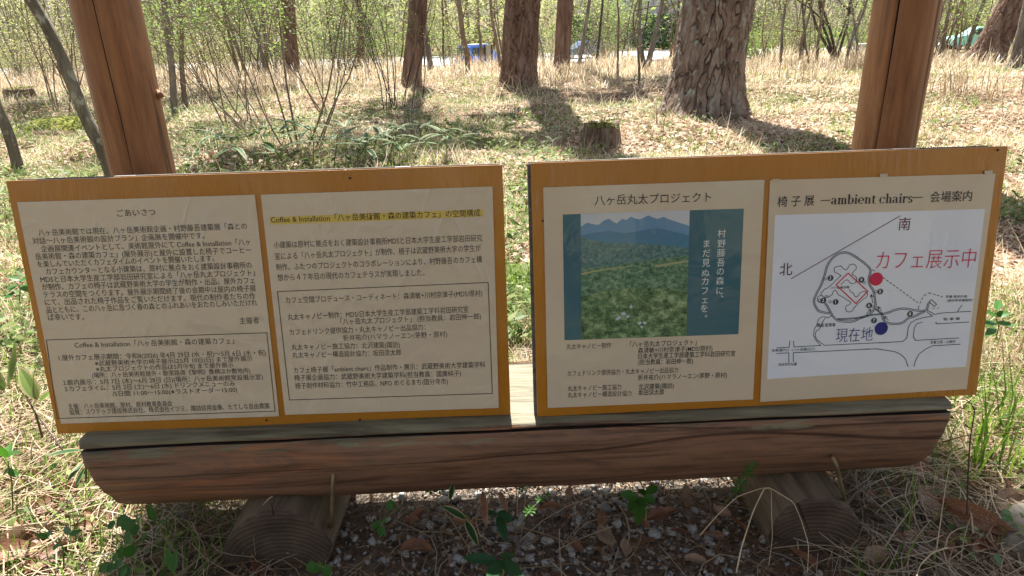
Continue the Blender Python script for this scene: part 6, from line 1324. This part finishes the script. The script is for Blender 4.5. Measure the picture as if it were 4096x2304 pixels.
# grass tufts
def tuft(label, px, py, n, h, wd, spread, mat_, D=None, name='grass_tuft', cat='grass tuft'):
    b = foot(px, py) if D is None else Vector((at(px, py, D).x, D, 0)); root = empty(name, b, label, cat)
    P = np.array(b)+RG.normal(0, spread, (n, 3))*np.array([1, 1, 0]); V, F = blades(P, RG.uniform(.6, 1.1, n)*h, RG.uniform(.7, 1.2, n)*wd, RG.uniform(.05, .6, n), RG.uniform(0, 6.28, n), RG.uniform(.1, .8, n)); npmesh('blades', V, F, [mat_], root, tint=np.repeat(RG.random(n), 2)); return root
tuft('bright green grass tuft in the sun right of the bench end', 3960, 1900, 34, .26, .006, .04, M_GREEN)
tuft('green grass tuft above the bright one, right of the map board', 4020, 1760, 26, .24, .006, .05, M_GREEN)
tuft('green grass tuft close to the right end of the bench log', 3890, 1700, 20, .2, .005, .05, M_GREEN)
tuft('thin green grass tuft in front of the block with straw', 3500, 2190, 14, .11, .004, .02, M_GREEN, 1.08)
tuft('few green blades right of the block with straw', 3560, 2130, 9, .10, .004, .02, M_GREEN, 1.12)
tuft('green grass blades at the left below the bamboo with big leaves', 330, 2010, 16, .14, .005, .03, M_GREEN, 1.2)
tuft('pale dry grass tuft standing right of the map board', 4060, 1500, 40, .34, .005, .07, M_STRAW)
tuft('tall dry grass tuft in the clearing just right of the right post', 3800, 380, 40, .5, .012, .1, M_STRAW)
tuft('curly dry grass tuft beside the dark pine at the right', 3950, 400, 60, .42, .011, .2, M_STRAW)
tuft('dry reed tuft standing left of the right post', 3420, 285, 30, .6, .018, .12, M_STRAW)
tuft('arched dry grass tuft in the shade right of the big red pine', 3190, 310, 22, .6, .014, .2, M_STRAW)
tuft('dry grass tuft at the foot of the middle pine', 2200, 320, 60, .45, .012, .3, M_STRAW)
tuft('dry grass tuft in front of the big red pine roots', 2650, 500, 24, .36, .007, .12, M_STRAW)
tuft('grey dry grass around the broken stump', 2330, 640, 60, .28, .005, .2, M_STRAW)
# bent single stalks
def stalk(label, pts, rad, mat_, name='grass_stalk', cat='dry stalk'):
    P = [at(x, y, D) for x, y, D in pts]; root = empty(name, P[0], label, cat); Q = []
    for i in range(len(P)-1):
        for t in np.linspace(0, 1, 6)[:-1]: Q.append(P[i].lerp(P[i+1], float(t)))
    Q.append(P[-1]); Q = [Q[0]]+[(Q[i-1]+Q[i]*2+Q[i+1])/4 for i in range(1, len(Q)-1)]+[Q[-1]]; n_ = len(Q); mb = MB(); mb.tube(Q, [rad*(1-.55*i/n_) for i in range(n_)], 5); mb.build('stalk', mat_, root, True); return root
SB = simple('straw_stalk', (.42, .32, .19, 1), (.58, .48, .32, 1), 30, rough=.5); RB = simple('red_brown_stem', (.14, .06, .03, 1), (.22, .10, .05, 1), 30); BB = simple('blackish_stem', (.05, .035, .03, 1), (.09, .06, .05, 1), 30)
stalk('pale straw bent to a peak in front of the right block', [(2945, 2290, .98), (2965, 2190, 1.02), (3010, 2050, 1.10), (3055, 1955, 1.16), (3075, 1950, 1.16), (3120, 1975, 1.15), (3175, 2010, 1.14), (3205, 2080, 1.1), (3235, 2180, 1.06), (3230, 2290, .99)], .0016, SB)
stalk('second straw arching from the gravel to the top of the right block', [(2800, 2140, 1.1), (2870, 2060, 1.15), (2950, 1985, 1.18), (3055, 1950, 1.17), (3085, 1960, 1.16), (3085, 2010, 1.14), (3090, 2150, 1.08), (3075, 2260, 1.02)], .0012, SB)
stalk('thin straw standing right of the right block', [(3745, 2200, 1.06), (3760, 2100, 1.1), (3780, 1960, 1.2), (3800, 1850, 1.3)], .0012, SB)
stalk('dark upright thin stem in the sun right of the bench end', [(3868, 2060, 1.16), (3872, 1900, 1.2), (3880, 1760, 1.24), (3900, 1640, 1.28), (3880, 1610, 1.29), (3850, 1590, 1.3)], .0018, BB, 'dry_stem')
stalk('long red brown stem crossing right of the bench end', [(3770, 1768, 1.3), (3850, 1745, 1.3), (3960, 1732, 1.32), (4130, 1730, 1.34)], .0017, RB, 'dry_stem')
stalk('straw stem crossing the right edge level with the map foot', [(3925, 1455, 1.6), (4000, 1450, 1.6), (4130, 1448, 1.6)], .0016, SB)
stalk('long thin straw slanting below the left end of the bench', [(150, 2130, 1.1), (260, 2020, 1.17), (350, 1940, 1.24), (390, 1890, 1.3)], .0014, SB)
stalk('dark thin stem slanting past the lower corner of the left board', [(250, 1800, 1.28), (170, 1690, 1.34), (90, 1570, 1.38), (60, 1540, 1.38)], .0016, BB, 'dry_stem')
stalk('short curled straw in the gravel near the left block', [(1090, 1985, 1.16), (1075, 1995, 1.16), (1050, 2020, 1.15)], .001, SB)
stalk('curved straw loop lying before the right block', [(3790, 2190, 1.05), (3730, 2210, 1.04), (3680, 2260, 1.0), (3660, 2330, .95)], .0018, SB)
stalk('straw curling out of the litter at the bottom left', [(330, 2290, 1.0), (350, 2230, 1.04), (400, 2210, 1.05), (440, 2240, 1.03)], .0016, SB)
# dead leaves, one by one
def dead_proto(seed, lobes):
    rr = random.Random(seed); bm = MB(); rows = []; n = 12
    for k in range(n+1):
        t = k/n; w_ = .34*math.sin(math.pi*min(1, .04+t*.96))**.75*(1-.25*t)*(1+lobes*.22*math.sin(t*22+seed)); row = []
        for c in (-1, -.6, -.25, 0, .25, .6, 1):
            z = .10*abs(c)**1.5*(1+.5*math.sin(t*5+seed))+.10*math.sin(t*2.6+seed*.7)+.02*math.sin(t*34)*abs(c)+.05*rr.gauss(0, .2); row.append((t-.5+.04*abs(c), c*w_*(1-.25*abs(math.sin(seed))*abs(c)), z))
        rows.append(row)
    bm.v = [p for r in rows for p in r]; bm.f = [(k*7+c, k*7+c+1, (k+1)*7+c+1, (k+1)*7+c) for k in range(n) for c in range(6)]; bm.m = [0]*len(bm.f)
    root = bm.build('dead_leaf', M_DEAD if seed % 3 else M_DEADP, None, True)
    st = MB(); st.tube([(-.5, 0, .1*math.sin(seed*.7)), (-.62, .02, .04), (-.72, .0, .05)], [.012, .01, .008], 5); st.build('leaf_stalk', RB, root); return root
DP = [dead_proto(s, l) for s, l in ((1, 0), (2, .7), (3, .2), (4, 0), (5, 1.0), (6, .1))]
def dleaf(i, px, py, size, rz, tilt, label, group=None):
    p = gnd(px, py); o = DP[i % 6] if DP[i % 6] not in used else copy_tree(DP[i % 6]); used.add(DP[i % 6])
    o.location = (p.x, p.y, p.z+.035); o.rotation_euler = (tilt, RND.gauss(0, .25), rz); o.scale = (size, size*.6, size*1.5) if size > .13 else (size,)*3; return tag(o, label, 'dead leaf', group)
for i, (x, y, s, rz, tl, lab) in enumerate([(3890, 2120, .16, -.75, .9, 'long curled orange brown dead leaf in the right corner'), (2640, 2110, .075, .3, .3, 'torn brown dead leaf below the glossy seedling'), (2420, 2200, .07, 1.8, .2, 'lobed red brown dead leaf on the gravel'), (2405, 2130, .055, 1.4, .6, 'small upright red brown dead leaf above the lobed one'), (2205, 2070, .05, .4, .3, 'dark reddish dead leaf at the middle of the gravel'), (2740, 2030, .06, 1.5, .7, 'oval brown dead leaf leaning in the gravel under the bench'), (1660, 2240, .07, .6, .3, 'pale tan dead leaf on the gravel right of the left block'), (2945, 2150, .07, 1.7, .9, 'brown dead leaf standing against the right block'), (1790, 2180, .05, 2.2, .6, 'folded tan dead leaf on the gravel near the yellow-edged bamboo'), (230, 2040, .12, .9, .6, 'tall brown dead leaf among the straw left of the bench'), (100, 1960, .10, .2, .4, 'pale dead leaf in the straw near the left edge'), (130, 2190, .14, .8, .5, 'big brown dead leaf at the lower left'), (60, 2270, .12, .3, .3, 'wide tan dead leaf in the lower left corner'), (200, 2285, .10, 1.2, .4, 'curled tan dead leaf at the bottom left'), (660, 2270, .06, .9, .4, 'pale flat dead leaf at the bottom left of the left block'), (820, 2180, .05, 2.6, .3, 'grey curled dead leaf before the left block'), (1040, 2290, .09, 1.9, .8, 'rolled red brown dead leaf at the foot of the left block'), (3700, 2060, .09, 1.5, .2, 'flat brown dead leaf right of the right block'), (3640, 1900, .09, -.6, .7, 'reddish curled dead leaf under the right end of the bench'), (3300, 1880, .05, .9, .4, 'pale dead leaf tucked under the bench beside the right staple'), (4020, 2050, .09, .2, .8, 'rolled dark dead leaf against the rock in the corner'), (3850, 2215, .05, 1.0, .3, 'small dark dead leaf below the curled orange one'), (110, 1640, .10, -.1, .4, 'long pale dead leaf beside the lower corner of the left board'), (3490, 2270, .065, .4, .3, 'brown dead leaf at the bottom right of the right block'), (3200, 2290, .07, 2.0, .3, 'pale brown dead leaf below the right block'), (370, 2150, .07, .5, .5, 'reddish dead leaf in the shade below the left bench end'), (1140, 2120, .06, .2, .3, 'dead leaf resting before the arched end grain')]):
    if i == 26: continue
    dleaf(i, x, y, s, rz, tl, lab)
for k in range(90):
    px, py = (RND.uniform(0, 420), RND.uniform(1750, 2300)) if k < 22 else (RND.uniform(3450, 4090), RND.uniform(1780, 2300)) if k < 52 else (RND.uniform(1400, 2900), RND.uniform(1990, 2300)) if k < 70 else (RND.uniform(2900, 4090), RND.uniform(480, 640))
    w_ = 'among the straw left of the bench' if k < 22 else 'in the litter right of the bench' if k < 52 else 'on the gravel in front of the bench' if k < 70 else 'in the sun behind the map board'
    dleaf(RND.randrange(6), px, py, RND.uniform(.025, .06)*(1.3 if k >= 70 else 1), RND.uniform(0, 6.28), RND.gauss(0, .4), 'small dead leaf '+w_, 'small dead leaves '+w_)
# rock in the right corner, pine cone by the bamboo shoot
c = gnd(4215, 2170); bm = bmesh.new(); bmesh.ops.create_icosphere(bm, subdivisions=4, radius=1)
for v in bm.verts: v.co *= 1+.18*mnoise.noise(v.co*1.4)+.07*mnoise.noise(v.co*4)+.03*mnoise.noise(v.co*11); v.co = Vector((v.co.x*.13, v.co.y*.09, max(-.03, min(v.co.z*.08, .05))))
me = bpy.data.meshes.new('rock'); bm.to_mesh(me); bm.free(); o = link('rock', me, None, M_ROCK); o.location = c; o.rotation_euler = (0, 0, .25); tag(o, 'flat grey rock cut off by the right edge near the bottom', 'rock')
c = gnd(1935, 2290); mb = MB()
for k in range(60):
    a = k*2.4; t = k/60; r_ = .011*math.sin(math.pi*(.1+.85*t))**.7; p = c+Vector((r_*math.cos(a), .028*(t-.5), .012+r_*math.sin(a))); d = Vector((math.cos(a), .5, math.sin(a))).normalized(); mb.box(p, .004, .0045, .0018, d, d.cross(Vector((0, 0, 1))).normalized() if abs(d.z) < .95 else Vector((1, 0, 0)), Vector((0, 0, 1)))
mb.tube([c+Vector((0, -.014, .012)), c+Vector((0, .014, .012))], [.007, .006], 8); o = mb.build('pine_cone', M_STUMP); tag(o, 'small brown pine cone beside the dark bamboo shoot at the bottom edge', 'pine cone')
# wood behind the photographer: what the varnish mirrors
for k in range(15):
    x = RND.uniform(-12, 12); y = -RND.uniform(6, 24); z = 0; h = RND.uniform(4, 12); root = empty('clearing_tree', (x, y, z), 'leafy tree of the wood behind the photographer', 'tree', 'trees behind the photographer'); mb = MB(); r_ = RND.uniform(.08, .2); mb.tube([(x, y, -.1), (x+.1, y, h*.5), (x, y, h)], [r_, r_*.7, r_*.3], 7); mb.build('trunk', M_GREYB, root)
    n_ = 420; C = np.stack([RG.normal(x, 1.5, n_), RG.normal(y, 1.5, n_), h*RG.uniform(.12, 1.1, n_)], 1); V, F = rquads(C, RG.normal(0, 1, (n_, 3)), RG.normal(0, 1, (n_, 3)), RG.uniform(.15, .4, n_), RG.uniform(.1, .25, n_)); npmesh('crown', V, F, [M_LEAFY if k % 2 else M_LEAF], root, tint=RG.random(n_))

for k in range(12):  # unseen pine trunks added so the varnish reflections show dark streaks
    x = (-1)**k*RND.uniform(.5, 7); y = -RND.uniform(2.5, 9); root = empty('added_reflection_pine', (x, y, 0), 'unseen pine added behind the camera to streak the varnish reflections', 'tree', 'unseen pines added for the reflections'); mb = MB(); r_ = RND.uniform(.12, .28)
    mb.tube([(x, y, -.1), (x+.05, y, 1), (x+.1, y, 6), (x, y, 12)], [r_*1.3, r_, r_*.85, r_*.6], 14); mb.build('trunk', M_PINE2, root, True)
for _c in list(bpy.data.curves):
    if _c.users == 0: bpy.data.curves.remove(_c)
